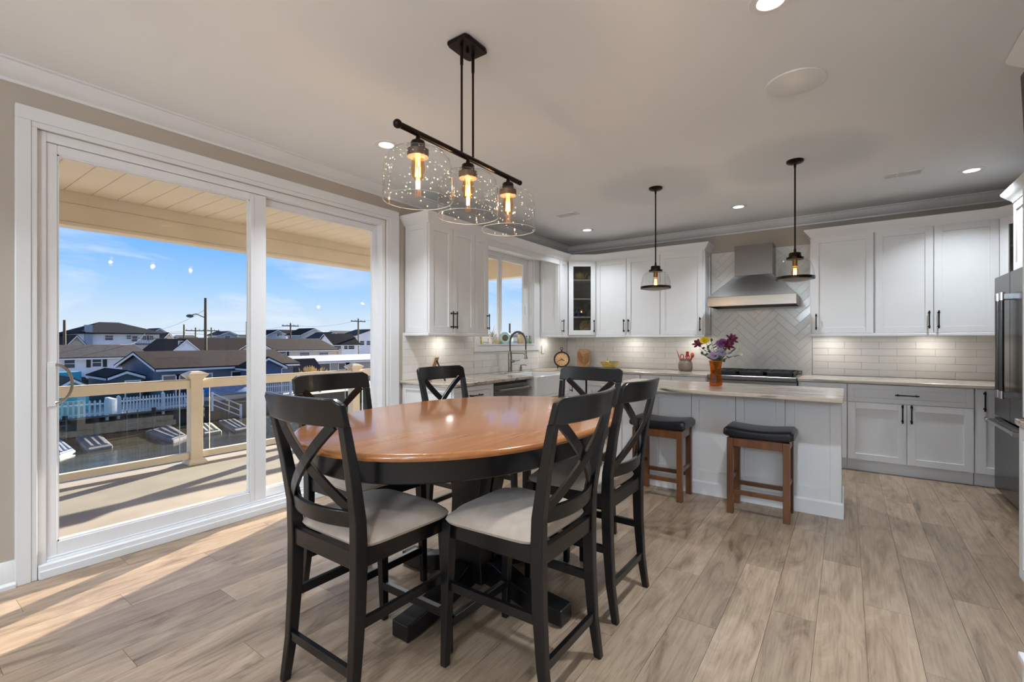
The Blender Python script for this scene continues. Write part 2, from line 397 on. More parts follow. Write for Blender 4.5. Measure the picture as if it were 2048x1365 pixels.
# ---- sliding patio door
door = thing('door_1', 'white two-panel sliding glass patio door', 'patio door', (0, 0, 0), kind='structure')
fr = MB()
fr.box((-.14, .572, 0), (-.012, .612, 2.44)); fr.box((-.14, 2.895, 0), (-.012, 2.935, 2.44)); fr.box((-.14, .612, 2.388), (-.012, 2.895, 2.44))
fr.build('door_frame', VINYL(), door, bevel=.003)
sl = MB(); sl.box((-.14, .612, 0), (-.012, 2.895, .083)); sl.box((-.012, .575, 0), (.022, 2.932, .072)); sl.box((-.03, .612, .083), (-.02, 2.895, .096))
sl.build('sill', VINYL(), door, bevel=.004)
ap = MB().box((.022, .578, 0), (.033, 2.93, .045)); ap.build('sill_apron', TRIM(), door, bevel=.004)
def sash(nm, x0, x1, y0, y1, z0, z1, sl_, sr_, rb, rt):
    f = MB(); f.box((x0, y0, z0), (x1, y0 + sl_, z1)); f.box((x0, y1 - sr_, z0), (x1, y1, z1))
    f.box((x0, y0 + sl_, z0), (x1, y1 - sr_, z0 + rb)); f.box((x0, y0 + sl_, z1 - rt), (x1, y1 - sr_, z1))
    o = f.build(nm, VINYL(), door, bevel=.003)
    xm = (x0 + x1) / 2
    bd = MB(); e = .008                    # glazing bead
    for (a, b) in (((x0 + .006, y0 + sl_, z0 + rb), (x1 - .006, y0 + sl_ + e, z1 - rt)), ((x0 + .006, y1 - sr_ - e, z0 + rb), (x1 - .006, y1 - sr_, z1 - rt)),
                   ((x0 + .006, y0 + sl_, z0 + rb), (x1 - .006, y1 - sr_, z0 + rb + e)), ((x0 + .006, y0 + sl_, z1 - rt - e), (x1 - .006, y1 - sr_, z1 - rt))): bd.box(a, b)
    bd.build('glazing_bead', VINYL(), o)
    MB().box((xm - .009, y0 + sl_ - .004, z0 + rb - .004), (xm + .009, y1 - sr_ + .004, z1 - rt + .004)).build('pane', CLEAR(), o)
    return o
slide = sash('sliding_panel', -.068, -.024, .612, 1.815, .086, 2.386, .046, .118, .082, .052)
fixed = sash('fixed_panel', -.128, -.084, 1.73, 2.895, .086, 2.386, .085, .04, .065, .045)
# chunky interlock edge at the meeting stile and the D-shaped handle
MB().box((-.024, 1.70, .10), (-.018, 1.725, 2.37)).build('interlock', VINYL(), slide, bevel=.002)
hd = MB(); ha = [Vector((-.005 + .03 * math.sin(t), .648 + .062 * math.sin(t) , 1.053 + .105 * math.cos(t))) for t in [PI * k / 14 for k in range(15)]]
hd.tube(ha, .0075, 8); o = hd.build('pull_handle', mat('chrome_pull', (150, 140, 128), .22, 1.0), slide, smooth=True)
hp = MB(); hp.box((-.024, .614, .925), (-.016, .652, 1.175))
hp.build('handle_plate', VINYL(), slide, bevel=.004)

# ---- kitchen window above the sink
win = thing('window_1', 'white sliding window above the sink', 'window', (0, 0, 0), kind='structure')
fr = MB()
for a, b in (((-.16, WY0, WZ0), (0, WY0 + .012, WZ1)), ((-.16, WY1 - .012, WZ0), (0, WY1, WZ1)), ((-.16, WY0, WZ1 - .012), (0, WY1, WZ1)), ((-.16, WY0, WZ0), (.02, WY1, WZ0 + .01))): fr.box(a, b)
fr.build('reveal', TRIM(), win)
fr = MB(); y0, y1, z0, z1 = WY0 + .012, WY1 - .012, WZ0 + .01, WZ1 - .012
for a, b in (((-.14, y0, z0), (-.07, y0 + .05, z1)), ((-.14, y1 - .05, z0), (-.07, y1, z1)), ((-.14, y0 + .05, z0), (-.07, y1 - .05, z0 + .05)), ((-.14, y0 + .05, z1 - .05), (-.07, y1 - .05, z1))): fr.box(a, b)
wf = fr.build('window_frame', VINYL(), win, bevel=.003)
for nm, a0, a1, xx in (('sash', y0 + .05, 4.885, -.115), ('sash', 4.80, y1 - .05, -.085)):
    f = MB(); zz0, zz1 = z0 + .05, z1 - .05; s_ = .05 if xx < -.1 else .07
    f.box((xx - .014, a0, zz0), (xx + .014, a0 + s_, zz1)); f.box((xx - .014, a1 - s_, zz0), (xx + .014, a1, zz1)); f.box((xx - .014, a0 + s_, zz0), (xx + .014, a1 - s_, zz0 + .04)); f.box((xx - .014, a0 + s_, zz1 - .04), (xx + .014, a1 - s_, zz1))
    so = f.build(nm, VINYL(), win, bevel=.003)
    MB().box((xx - .006, a0 + s_ - .003, zz0 + .037), (xx + .006, a1 - s_ + .003, zz1 - .037)).build('pane', CLEAR(), so)
MB().box((-.071, 4.815, 1.72), (-.058, 4.835, 1.80)).box((-.07, 5.40, 1.66), (-.05, 5.425, 1.78)).build('latch', VINYL(), win, bevel=.004)
c = MB(); c.box((0, WY1, WZ0 - .005), (.022, WY1 + .145, WZ1 + .09)); c.box((0, WY0 - .09, WZ1), (.022, WY1, WZ1 + .09)); c.box((0, WY0 - .09, WZ0 - .08), (.022, WY0, WZ1)); c.box((0, WY0, WZ0 - .08), (.022, WY1 + .145, WZ0 - .005))
struct(c.build('trim_4', TRIM(), bevel=.003), 'white casing and apron around the sink window', 'window casing')
struct(bx((-.0, WY0 - .02, WZ0 - .005), (.03, WY1 + .02, WZ0 + .012)).build('trim_5', TRIM(), bevel=.003), 'white stool board of the sink window', 'window sill')

# ================================================================== CABINETS
def handle_mesh():
    m = MB(); L = .135
    m.cyl((0, -.032, -L / 2 - .018), (0, -.032, L / 2 + .018), .0055, n=10)
    for s in (-1, 1):
        m.cyl((0, -.032, s * L / 2), (0, 0, s * L / 2), .0048, n=8); m.cyl((0, -.004, s * L / 2), (0, 0, s * L / 2), .009, n=10)
        m.cyl((0, -.032, s * (L / 2) - .008), (0, -.032, s * (L / 2) + .008), .0085, n=10); m.cyl((0, -.032, s * (L / 2 + .016)), (0, -.032, s * (L / 2 + .02)), .0075, n=10)
    me = m.mesh('handle', True); me.materials.append(HANDLE()); return me
HM = handle_mesh()
def handle(parent, x, z, horiz=False, y=-.02):
    o = put('handle', HM, parent); o.location = (x, y, z)
    if horiz: o.rotation_euler = (0, PI / 2, 0)
    return o
def shaker(mb, x0, x1, z0, z1, fr=.06, t=.02, glass=False):
    mb.box((x0, -t, z0), (x0 + fr, 0, z1)); mb.box((x1 - fr, -t, z0), (x1, 0, z1))
    mb.box((x0 + fr, -t, z0), (x1 - fr, 0, z0 + fr)); mb.box((x0 + fr, -t, z1 - fr), (x1 - fr, 0, z1))
    if not glass: mb.box((x0 + fr, -t + .011, z0 + fr), (x1 - fr, -.001, z1 - fr))
    return mb
def cabinet(name, label, loc, rz, w_, d_, z0, z1, fronts, toe=0.0, end=(), mt=None):
    """local: x along the face, -y out of the face, carcass y 0..d. fronts: (kind, x0, x1, z0, z1, handle) """
    t = thing(name, label, 'cabinet', (loc[0], loc[1], z0), rz)
    m = mt or WHITE(); h = z1 - z0; d_ -= .0125
    b = MB(); b.box((0, .0, toe), (w_, d_, h))
    if toe: b.box((.0, .045, 0), (w_, d_ - .02, toe))
    b.build('carcass', m, t, bevel=.001)
    for k, x0, x1, a, c, hd_ in fronts:
        dr = shaker(MB(), x0 + .003, x1 - .003, a - z0 + .001, c - z0 - .001, fr=(.045 if k == 'drawer' else .06)).build(k, m, t, bevel=.0016)
        if hd_: handle(dr, hd_[0], hd_[1] - z0, k == 'drawer')
    for side in end:                       # shaker end panel on the side that shows
        e = MB(); X = 0 if side == 'l' else w_; s = -1 if side == 'l' else 1; f = .05
        for (a, b_) in (((X, .0, toe), (X + s * .012, f, h)), ((X, d_ - f, toe), (X + s * .012, d_, h)), ((X, f, toe), (X + s * .012, d_ - f, toe + f)), ((X, f, h - f), (X + s * .012, d_ - f, h))): e.box(a, b_)
        e.build('end_panel', m, t, bevel=.0015)
    return t
R90 = PI / 2
UZ0, UZ1 = 1.372, 2.42
XF = .315                                   # carcass front of the left uppers (door face .335)
# left wall uppers
cabinet('upper_cabinet', 'white two-door upper cabinet between patio door and sink window', (XF, 3.172), R90, .676, XF, UZ0, UZ1,
        [('door', 0, .330, UZ0, UZ1, (.302, 1.50)), ('door', .330, .676, UZ0, UZ1, (.360, 1.50))], end='l')
cabinet('upper_cabinet', 'narrow white single-door upper cabinet at the left edge of the sink window', (XF, 3.849), R90, .232, XF, UZ0, UZ1,
        [('door', 0, .232, UZ0, UZ1, (.205, 1.50))], end='r')
cabinet('upper_cabinet', 'narrow white upper cabinet between sink window and glass corner cabinet', (XF, 5.672), R90, .225, XF, UZ0, UZ1,
        [('door', 0, .225, UZ0, UZ1, (.05, 1.50))], end='l')
YF = 6.155                                  # carcass front of the back uppers (door face 6.135)
cabinet('upper_cabinet', 'white two-door upper cabinet above the yellow bowl', (.655, YF), 0, .915, YB - YF, UZ0, UZ1,
        [('door', 0, .455, UZ0, UZ1, (.425, 1.50)), ('door', .455, .915, UZ0, UZ1, (.49, 1.50))])
cabinet('upper_cabinet', 'white single-door upper cabinet just left of the range hood', (1.572, YF), 0, .545, YB - YF, UZ0, UZ1,
        [('door', 0, .535, UZ0, UZ1, (.505, 1.50))], end='r')
cabinet('upper_cabinet', 'white single-door upper cabinet just right of the range hood', (3.247, YF), 0, .549, YB - YF, UZ0, UZ1,
        [('door', 0.006, .545, UZ0, UZ1, (.045, 1.50))], end='l')
cabinet('upper_cabinet', 'wide white two-door upper cabinet nearest the refrigerator', (3.798, YF), 0, .92, YB - YF, UZ0, UZ1,
        [('door', .006, .46, UZ0, UZ1, (.425, 1.50)), ('door', .46, .916, UZ0, UZ1, (.495, 1.50))])

def glass_corner(name, label, p0, p1, back, hside, darkinside=False):
    """diagonal corner cabinet: face from p0 to p1 (left to right seen from the room), back polygon points behind it"""
    p0, p1 = Vector(p0), Vector(p1); d = p1 - p0; L = d.length; ang = math.atan2(d.y, d.x)
    t = thing(name, label, 'cabinet', (p0.x, p0.y, UZ0), ang)
    inv = Matrix.Rotation(-ang, 2)
    loc = lambda q: inv @ (Vector(q) - p0)
    poly = [loc(q) for q in back]
    m = WHITE(); h = UZ1 - UZ0
    full = [Vector((0, .02)), Vector((L, .02))] + poly
    b = MB(); b.prism(full, 0, .018); b.prism(full, h - .018, h)
    n = len(full)
    for i in range(1, n):                  # side and back boards
        a, c = full[i], full[(i + 1) % n]; b.bar((a.x, a.y, h / 2), (c.x, c.y, h / 2), .016, h - .036)
    b.build('carcass', m, t)
    cen = sum(full, Vector((0, 0))) / n
    for z in (.26, .52, .79):
        MB().prism([cen + (q - cen) * .94 for q in full], z - .009, z + .009).build('shelf', m, t)
    dr = shaker(MB(), .004, L - .004, .002, h - .002, fr=.068, glass=True).build('door', m, t, bevel=.0016)
    MB().box((.066, -.012, .066), (L - .066, -.008, h - .066)).build('pane', thin_glass('cabinet_glass', (214, 214, 210), .05, .7), dr)
    handle(dr, L - .03 if hside == 'r' else .03, .13)
    return t, loc
gc, gl_ = glass_corner('corner_cabinet', 'white diagonal corner cabinet with glass door showing dishes', (.335, 5.905), (.652, 6.135),
                       [(.652, YB - .014), (.014, YB - .014), (.014, 5.905)], 'r')
glass_corner('corner_cabinet', 'white diagonal corner cabinet with dark glass beside the refrigerator', (4.722, 6.135), (4.985, 5.86), [(RX - .005, 5.86), (RX - .005, YB - .014), (4.722, YB - .014)], 'r')

# crown on top of the cabinets, light rail below them, valance above the window
KP = [(-.015, 2.418), (.004, 2.418), (.006, 2.43), (.03, 2.455), (.062, 2.495), (.066, 2.512), (-.015, 2.512)]
struct(molding([(2.122, YB - .001), (2.122, 6.135), (.652, 6.135), (.335, 5.905), (.335, 3.16), (.001, 3.16)], KP).build('trim_6', WHITE(), smooth=True), 'white crown moulding on the cabinets from the sink window to the hood', 'cabinet crown')
struct(molding([(4.985, 5.86), (4.722, 6.135), (3.245, 6.135), (3.245, YB - .001)], KP).build('trim_7', WHITE(), smooth=True), 'white crown moulding on the cabinets right of the hood', 'cabinet crown')
LP = [(-.02, 1.340), (.0, 1.340), (.004, 1.345), (.004, 1.366), (0, 1.371), (-.02, 1.371)]
for nm, pth, lb in (('trim_8', [(2.122, YB - .001), (2.122, 6.135), (.652, 6.135), (.335, 5.905), (.335, 5.66), (.001, 5.66)], 'white light rail under the cabinets left of the hood'),
                    ('trim_9', [(.001, 4.085), (.335, 4.085), (.335, 3.16), (.001, 3.16)], 'white light rail under the cabinet beside the patio door'),
                    ('trim_10', [(4.985, 5.86), (4.722, 6.135), (3.245, 6.135), (3.245, YB - .001)], 'white light rail under the cabinets right of the hood')):
    struct(molding(pth, LP).build(nm, WHITE()), lb, 'light rail')
struct(bx((.305, 4.083, 2.348), (.333, 5.67, 2.418)).build('trim_11', WHITE(), bevel=.002), 'white valance board above the sink window', 'valance')
struct(bx((.001, 4.083, 2.42), (.30, 5.67, 2.44)).build('trim_12', WHITE(), bevel=.002), 'white dust board above the sink window valance', 'valance')

# base cabinets ------------------------------------------------ left run
ZT0, ZT1 = .868, .90
BX = .665                                   # carcass front of the left base cabinets
cabinet('base_cabinet', 'white base cabinet with one drawer between patio door and dishwasher', (BX, 3.13), R90, .59, BX - .005, 0, ZT0,
        [('drawer', .0, .59, .69, .865, (.295, .775)), ('door', 0, .295, .118, .687, (.265, .58)), ('door', .295, .59, .118, .687, (.325, .58))], toe=.116, end='l')
cabinet('base_cabinet', 'white sink base cabinet below the farmhouse sink', (BX, 4.36), R90, .90, BX - .005, 0, .62,
        [('door', .0, .45, .118, .618, (.42, .52)), ('door', .45, .90, .118, .618, (.48, .52))], toe=.116)
cabinet('base_cabinet', 'white corner base cabinet right of the farmhouse sink', (BX, 5.262), R90, .50, BX - .005, 0, ZT0,
        [('door', 0, .49, .118, .865, (.05, .73))], toe=.116)
BY = 5.78
cabinet('base_cabinet', 'white drawer base cabinet behind the far dining chair', (.70, BY), 0, .74, YB - BY - .005, 0, ZT0,
        [('drawer', 0.0, .74, .69, .865, (.37, .775)), ('door', 0, .37, .118, .687, (.34, .58)), ('door', .37, .74, .118, .687, (.40, .58))], toe=.116)
cabinet('base_cabinet', 'white drawer base cabinet left of the range', (1.442, BY), 0, .80, YB - BY - .005, 0, ZT0,
        [('drawer', 0, .39, .69, .865, (.195, .775)), ('drawer', .39, .79, .69, .865, (.59, .775)), ('door', 0, .39, .118, .687, (.36, .58)), ('door', .39, .79, .118, .687, (.42, .58))], toe=.116)
cabinet('base_cabinet', 'white single-door base cabinet right of the range', (3.15, BY), 0, .417, YB - BY - .005, 0, ZT0,
        [('drawer', .02, .417, .69, .865, (.2, .775)), ('door', .02, .417, .118, .687, (.06, .58))], toe=.116)
cabinet('base_cabinet', 'wide white base cabinet with a long drawer above two doors', (3.569, BY), 0, .92, YB - BY - .005, 0, ZT0,
        [('drawer', .004, .914, .69, .865, (.457, .775)), ('door', .004, .457, .118, .687, (.425, .60)), ('door', .457, .914, .118, .687, (.49, .60))], toe=.116)
cabinet('base_cabinet', 'narrow white full-height-door base cabinet beside the refrigerator', (4.494, BY), 0, .86, YB - BY - .005, 0, ZT0,
        [('door', .006, .25, .118, .865, (.055, .76)), ('door', .25, .855, .118, .865, None)], toe=.116)

# worktops
G = granite_mat()
def worktop(name, polys, label, cat='worktop', z0=ZT0 + .001, z1=ZT1):
    b = MB()
    for poly in polys: b.prism(poly, z0, z1)
    return tag(b.build(name, G, bevel=.006, seg=3, merge=False), label, cat)
SK0, SK1 = 4.43, 5.205                       # sink along y
def worktop_from_poly(name, poly, label):
    me = bpy.data.meshes.new(name); bm = bmesh.new()
    vs_ = [bm.verts.new((p[0], p[1], ZT0 + .001)) for p in poly]; f = bm.faces.new(vs_)
    ex = bmesh.ops.extrude_face_region(bm, geom=[f]); bmesh.ops.translate(bm, verts=[q for q in ex['geom'] if isinstance(q, bmesh.types.BMVert)], vec=(0, 0, ZT1 - ZT0 - .001))
    bmesh.ops.recalc_face_normals(bm, faces=bm.faces); bm.to_mesh(me); bm.free(); me.materials.append(G)
    o = put(name, me, None, .005, 3); return tag(o, label, 'worktop')
worktop_from_poly('granite_worktop', [(.001, 3.10), (.705, 3.10), (.705, SK0), (.16, SK0), (.16, SK1), (.705, SK1), (.705, 5.735), (2.247, 5.735), (2.247, YB - .016), (.001, YB - .016)],
                  'streaked grey-beige granite worktop running from the patio door past the sink to the range')
worktop_from_poly('granite_worktop', [(3.146, 5.735), (RX - .002, 5.735), (RX - .002, YB - .016), (3.146, YB - .016)], 'streaked granite worktop between the range and the refrigerator')

# farmhouse sink
sk = thing('farmhouse_sink', 'white apron-front farmhouse sink below the window', 'sink', (0, 0, 0))
CER = mat('white_fireclay', (232, 232, 231), .12, vary=.01)
b = MB(); x0, x1, y0, y1, z0, z1 = .17, .735, SK0 + .004, SK1 - .004, .63, .888
b.box((x0, y0, z0), (x1, y1, z0 + .03)); b.box((x0, y0, z0 + .03), (x0 + .03, y1, z1)); b.box((x1 - .035, y0, z0 + .03), (x1, y1, z1)); b.box((x0 + .03, y0, z0 + .03), (x1 - .035, y0 + .03, z1)); b.box((x0 + .03, y1 - .03, z0 + .03), (x1 - .035, y1, z1))
b.build('basin', CER, sk, bevel=.008, seg=3)
MB().lathe([(.0, 0), (.045, 0), (.045, .006), (.02, .004), (0, .004)], 20, (.44, (y0 + y1) / 2, z0 + .03)).build('drain', NICKEL(), sk, smooth=True)

# dishwasher
dw = thing('dishwasher', 'stainless dishwasher with a bar handle left of the farmhouse sink', 'dishwasher', (BX, 3.726, 0), R90)
MB().box((0, .0, .116), (.612, .60, .862)).box((.0, .06, 0), (.612, .6, .116)).build('body', mat('black_plastic', (20, 20, 21), .4, vary=.1), dw)
d_ = MB().box((.006, -.026, .12), (.606, -.001, .838)).build('door', STEEL(), dw, bevel=.004)
hb = MB(); hb.cyl((.05, -.075, .79), (.562, -.075, .79), .0125, n=14)
for q in (.07, .542): hb.cyl((q, -.075, .79), (q, -.024, .79), .009, n=10)
hb.cyl((.035, -.075, .79), (.06, -.075, .79), .0155, n=14); hb.cyl((.552, -.075, .79), (.577, -.075, .79), .0155, n=14)
hb.build('handle', NICKEL(), d_, smooth=True)

# ---- backsplash tiles on the walls: every tile its own piece
def tile_piece(poly, frame, parent):
    """poly in wall coordinates (u, v), frame maps (u, v, out) to the room"""
    n = len(poly)
    if n < 3: return
    c = sum((Vector(p) for p in poly), Vector((0, 0))) / n
    a = abs(sum(poly[i][0] * poly[(i + 1) % n][1] - poly[(i + 1) % n][0] * poly[i][1] for i in range(n))) / 2
    if a < .0012: return
    r = rnd.uniform(-.0012, .0012), rnd.uniform(-.0012, .0012)
    vs_ = [frame(p[0], p[1], .0) for p in poly] + [frame(p[0], p[1], .0085 + (p[0] - c.x) * r[0] * 6 + (p[1] - c.y) * r[1] * 6) for p in poly]
    m = MB().add(vs_, [tuple(range(n - 1, -1, -1)), tuple(range(n, 2 * n))] + [(i, (i + 1) % n, (i + 1) % n + n, i + n) for i in range(n)])
    m.build('tile', TILE(), parent, bevel=.0012, seg=1)
def clip(poly, u0, u1, v0, v1):
    def cut(P, ax, val, keep):
        out = []
        for i in range(len(P)):
            a, b = P[i], P[(i + 1) % len(P)]; ia, ib = keep(a[ax], val), keep(b[ax], val)
            if ia: out.append(a)
            if ia != ib:
                t = (val - a[ax]) / (b[ax] - a[ax]); out.append((a[0] + (b[0] - a[0]) * t, a[1] + (b[1] - a[1]) * t))
        return out
    for ax, val, k in ((0, u0, lambda a, b: a >= b), (0, u1, lambda a, b: a <= b), (1, v0, lambda a, b: a >= b), (1, v1, lambda a, b: a <= b)):
        poly = cut(poly, ax, val, k)
        if len(poly) < 3: return []
    return poly
fb = lambda u, v, o_: (u, YB - o_, v)         # on the back wall
fw = lambda u, v, o_: (o_, u, v)              # on the left wall
TH_, TL_, GR = .0762, .305, .0022
def rows(frame, parent, u0, u1, v0, v1):
    k = 0; v = v0
    while v < v1 - .01:
        u = u0 - (k % 2) * TL_ / 2
        while u < u1:
            P = clip([(u + GR / 2, v + GR / 2), (u + TL_ - GR / 2, v + GR / 2), (u + TL_ - GR / 2, v + TH_ - GR / 2), (u + GR / 2, v + TH_ - GR / 2)], u0, u1, v0, v1)
            if P: tile_piece(P, frame, parent)
            u += TL_
        v += TH_; k += 1
GROUT = mat('tile_grout', (206, 204, 200), .9, vary=.03)
def grout(frame, parent, u0, u1, v0, v1):
    a, b = frame(u0, v0, -.001), frame(u1, v1, .004); MB().box(a, b).build('grout_bed', GROUT, parent)
rows(fb, wall_back, .012, 2.13, ZT1 + .001, 1.37); grout(fb, wall_back, .012, 2.13, ZT1, 1.37)
rows(fb, wall_back, 3.24, 5.0, ZT1 + .001, 1.37); grout(fb, wall_back, 3.24, 5.0, ZT1, 1.37)
rows(fw, wall_left, 3.135, WY0 - .092, ZT1 + .001, 1.37); grout(fw, wall_left, 3.135, WY0 - .092, ZT1, 1.37)
rows(fw, wall_left, WY0 - .09, WY1 + .145, ZT1 + .001, WZ0 - .083); grout(fw, wall_left, WY0 - .09, WY1 + .145, ZT1, WZ0 - .083)
rows(fw, wall_left, WY1 + .147, YB - .01, ZT1 + .001, 1.37); grout(fw, wall_left, WY1 + .147, YB - .01, ZT1, 1.37)
# herringbone panel behind the range and hood
u0, u1, v0, v1 = 2.135, 3.236, ZT1 - .06, 2.42
grout(fb, wall_back, u0, u1, v0, v1)
c45 = math.cos(PI / 4)
def rot(p, o_): return (o_[0] + (p[0] - p[1]) * c45, o_[1] + (p[0] + p[1]) * c45)
L_, w_ = TL_, TH_
for i in range(-14, 15):
    for j in range(-34, 35):
        # herringbone lattice: pairs of one lying and one standing tile stepped along the diagonal
        ax_, ay_ = j * w_ + i * L_, j * w_ - i * L_
        for (qx, qy, ww, hh) in ((ax_, ay_, L_, w_), (ax_ + L_, ay_ - L_ + w_, w_, L_)):
            pl = [(qx + GR / 2, qy + GR / 2), (qx + ww - GR / 2, qy + GR / 2), (qx + ww - GR / 2, qy + hh - GR / 2), (qx + GR / 2, qy + hh - GR / 2)]
            P = clip([rot(q, ((u0 + u1) / 2, 1.4)) for q in pl], u0, u1, v0, v1)
            if P: tile_piece(P, fb, wall_back)

# ---- outlet plates on the backsplash
def outlet(label, M):
    t = thing('outlet', label, 'outlet'); t.matrix_world = M
    MB().box((-.036, -.006, -.058), (.036, 0, .058)).build('cover_plate', VINYL(), t, bevel=.003)
    for s in (-1, 1): MB().box((-.017, -.008, s * .028 - .016), (.017, -.005, s * .028 + .016)).build('socket', VINYL(), t, bevel=.003)
outlet('white double outlet on the tiles right of the sink window', Matrix.Translation((.012, 5.745, 1.17)) @ Matrix.Rotation(R90, 4, 'Z'))

# ================================================================== RANGE, HOOD, FRIDGE
rg = thing('gas_range', 'stainless gas range with black grates under the hood', 'range', (2.25, 5.74, 0))
S = STEEL()
MB().box((.002, .02, .10), (.891, .70, .86)).build('body', S, rg, bevel=.004)
b = MB(); b.box((.0, -.02, .855), (.893, .70, .905)); b.build('top_frame', S, rg, bevel=.012, seg=3)
MB().box((.0, .66, .905), (.893, .70, .945)).build('backguard', S, rg, bevel=.004)
MB().box((.03, .05, .905), (.863, .655, .911)).build('burner_tray', mat('black_enamel', (14, 14, 15), .25, vary=.1), rg)
CI = mat('cast_iron', (20, 20, 21), .6, vary=.3, vscale=60)
for k in range(3):
    g = MB(); a = .04 + k * .275; e = a + .265
    for xx in (a, e - .014): g.box((xx, .06, .913), (xx + .014, .645, .95))
    for yy in (.06, .345, .631): g.box((a, yy, .913), (e, yy + .014, .95))
    for cy in (.21, .49):
        cx = (a + e) / 2
        for t in range(4):
            an = PI / 4 + t * PI / 2
            g.bar((cx + .03 * math.cos(an), cy + .03 * math.sin(an), .944), (cx + .125 * math.cos(an), cy + .125 * math.sin(an), .944), .012, .014)
    go = g.build('grate', CI, rg, bevel=.002, seg=1)
    for cy in (.21, .49): MB().lathe([(0, .0), (.045, 0), (.045, .014), (.03, .02), (0, .02)], 18, ((a + e) / 2, cy, .911)).build('burner_cap', CI, go, smooth=True)
MB().box((.0, -.005, .74), (.893, .02, .85)).build('control_panel', S, rg, bevel=.006)
for k in range(6):
    MB().cyl((.09 + k * .143, -.005, .795), (.09 + k * .143, -.045, .795), .024, .021, 18).build('knob', NICKEL(), rg, smooth=True)
od = MB().box((.01, -.012, .17), (.883, .02, .73)).build('oven_door', S, rg, bevel=.006)
MB().cyl((.06, -.06, .68), (.833, -.06, .68), .013, n=14).cyl((.09, -.06, .68), (.09, -.01, .68), .009).cyl((.803, -.06, .68), (.803, -.01, .68), .009).build('handle', NICKEL(), od, smooth=True)
MB().box((.0, .05, .0), (.893, .69, .10)).build('kick_panel', mat('black_plastic', (20, 20, 21), .4), rg)

hood = thing('range_hood', 'stainless pyramid chimney range hood', 'range hood', (2.2, 5.95, 1.70))
hw, hd2 = .92, YB - 5.95 - .014
b = MB(); b.box((0, 0, 0), (hw, .012, .11)); b.box((0, .012, 0), (.012, hd2, .11)); b.box((hw - .012, .012, 0), (hw, hd2, .11)); b.box((.012, hd2 - .01, 0), (hw - .012, hd2, .11)); b.build('lower_band', S, hood, bevel=.002)
b = MB(); b.hexa([(0, 0, .11), (hw, 0, .11), (hw, hd2, .11), (0, hd2, .11)], [(.265, .22, .37), (.668, .22, .37), (.668, hd2, .37), (.265, hd2, .37)]); b.build('canopy', S, hood, bevel=.002)
MB().box((.265, .22, .371), (.668, hd2, .735)).build('chimney', STEELV(), hood, bevel=.002)
MB().box((.02, .02, .03), (hw - .02, hd2 - .02, .05)).build('filter_tray', mat('hood_baffle', (70, 68, 66), .35, 1.0, vary=.4, vscale=1, stretch=(40, 1, 1)), hood)
for k in (.3, .62): MB().cyl((k, .06, .012), (k, .06, .03), .022, n=14).build('knob', NICKEL(), hood, smooth=True)

fg = thing('refrigerator', 'dark stainless french-door refrigerator with tall bar handles', 'refrigerator', (4.61, 5.59, 0), -R90)
# local x runs from the far edge (y 5.59) towards the camera, -y local points out of the doors
DS = DARKSTEEL(); FWD = .92
MB().box((.0, .03, .03), (FWD, .72, 1.82)).build('body', mat('fridge_case', (70, 69, 69), .45, .6, vary=.1), fg, bevel=.003)
dl = MB().box((.002, -.03, .668), (FWD / 2 - .002, .028, 1.82)).build('door', DS, fg, bevel=.006)
dr = MB().box((FWD / 2 + .002, -.03, .668), (FWD - .002, .028, 1.82)).build('door', DS, fg, bevel=.006)
fd = MB().box((.002, -.03, .06), (FWD - .002, .028, .655)).build('freezer_drawer', DS, fg, bevel=.006)
CH = mat('polished_steel', (200, 200, 204), .14, 1.0, vary=.05)
for x, prnt in ((FWD / 2 - .055, dl), (FWD / 2 + .055, dr)):
    MB().cyl((x, -.085, .87), (x, -.085, 1.64), .015, n=16).build('handle', DARKSTEEL(), prnt, smooth=True)
    for z in (.85, 1.60):
        q = MB(); q.cyl((x, -.085, z), (x, -.085, z + .06), .019, n=16); q.box((x - .016, -.08, z + .008), (x + .016, -.028, z + .05)); q.build('handle_mount', CH, prnt, bevel=.002)
q = MB(); q.cyl((.05, -.085, .632), (FWD - .05, -.085, .632), .014, n=16); q.build('handle', CH, fd, smooth=True)
for x in (.07, FWD - .07):
    q = MB(); q.cyl((x - .03, -.085, .632), (x + .03, -.085, .632), .018, n=14); q.box((x - .014, -.08, .618), (x + .014, -.028, .646)); q.build('handle_mount', CH, fd)
# cabinet and panel around it
cabinet('upper_cabinet', 'white two-door cabinet above the refrigerator', (4.715, 5.615), -R90, .99, RX - 4.717, 1.87, 2.44, [('door', .004, .495, 1.875, 2.435, (.455, 1.95)), ('door', .495, .986, 1.875, 2.435, (.535, 1.95))], end='l')
tag(bx((4.70, 4.61, 0), (RX - .002, 4.628, 1.868)).build('side_panel_board', WHITE(), bevel=.002), 'tall white panel at the near side of the refrigerator', 'panel')
KP2 = [(o_, z + .025) for o_, z in KP]
struct(molding([(4.695, 4.61), (4.695, 5.617), (RX - .002, 5.617)], KP2).build('trim_13', WHITE(), smooth=True), 'white crown moulding above the refrigerator cabinet', 'cabinet crown')

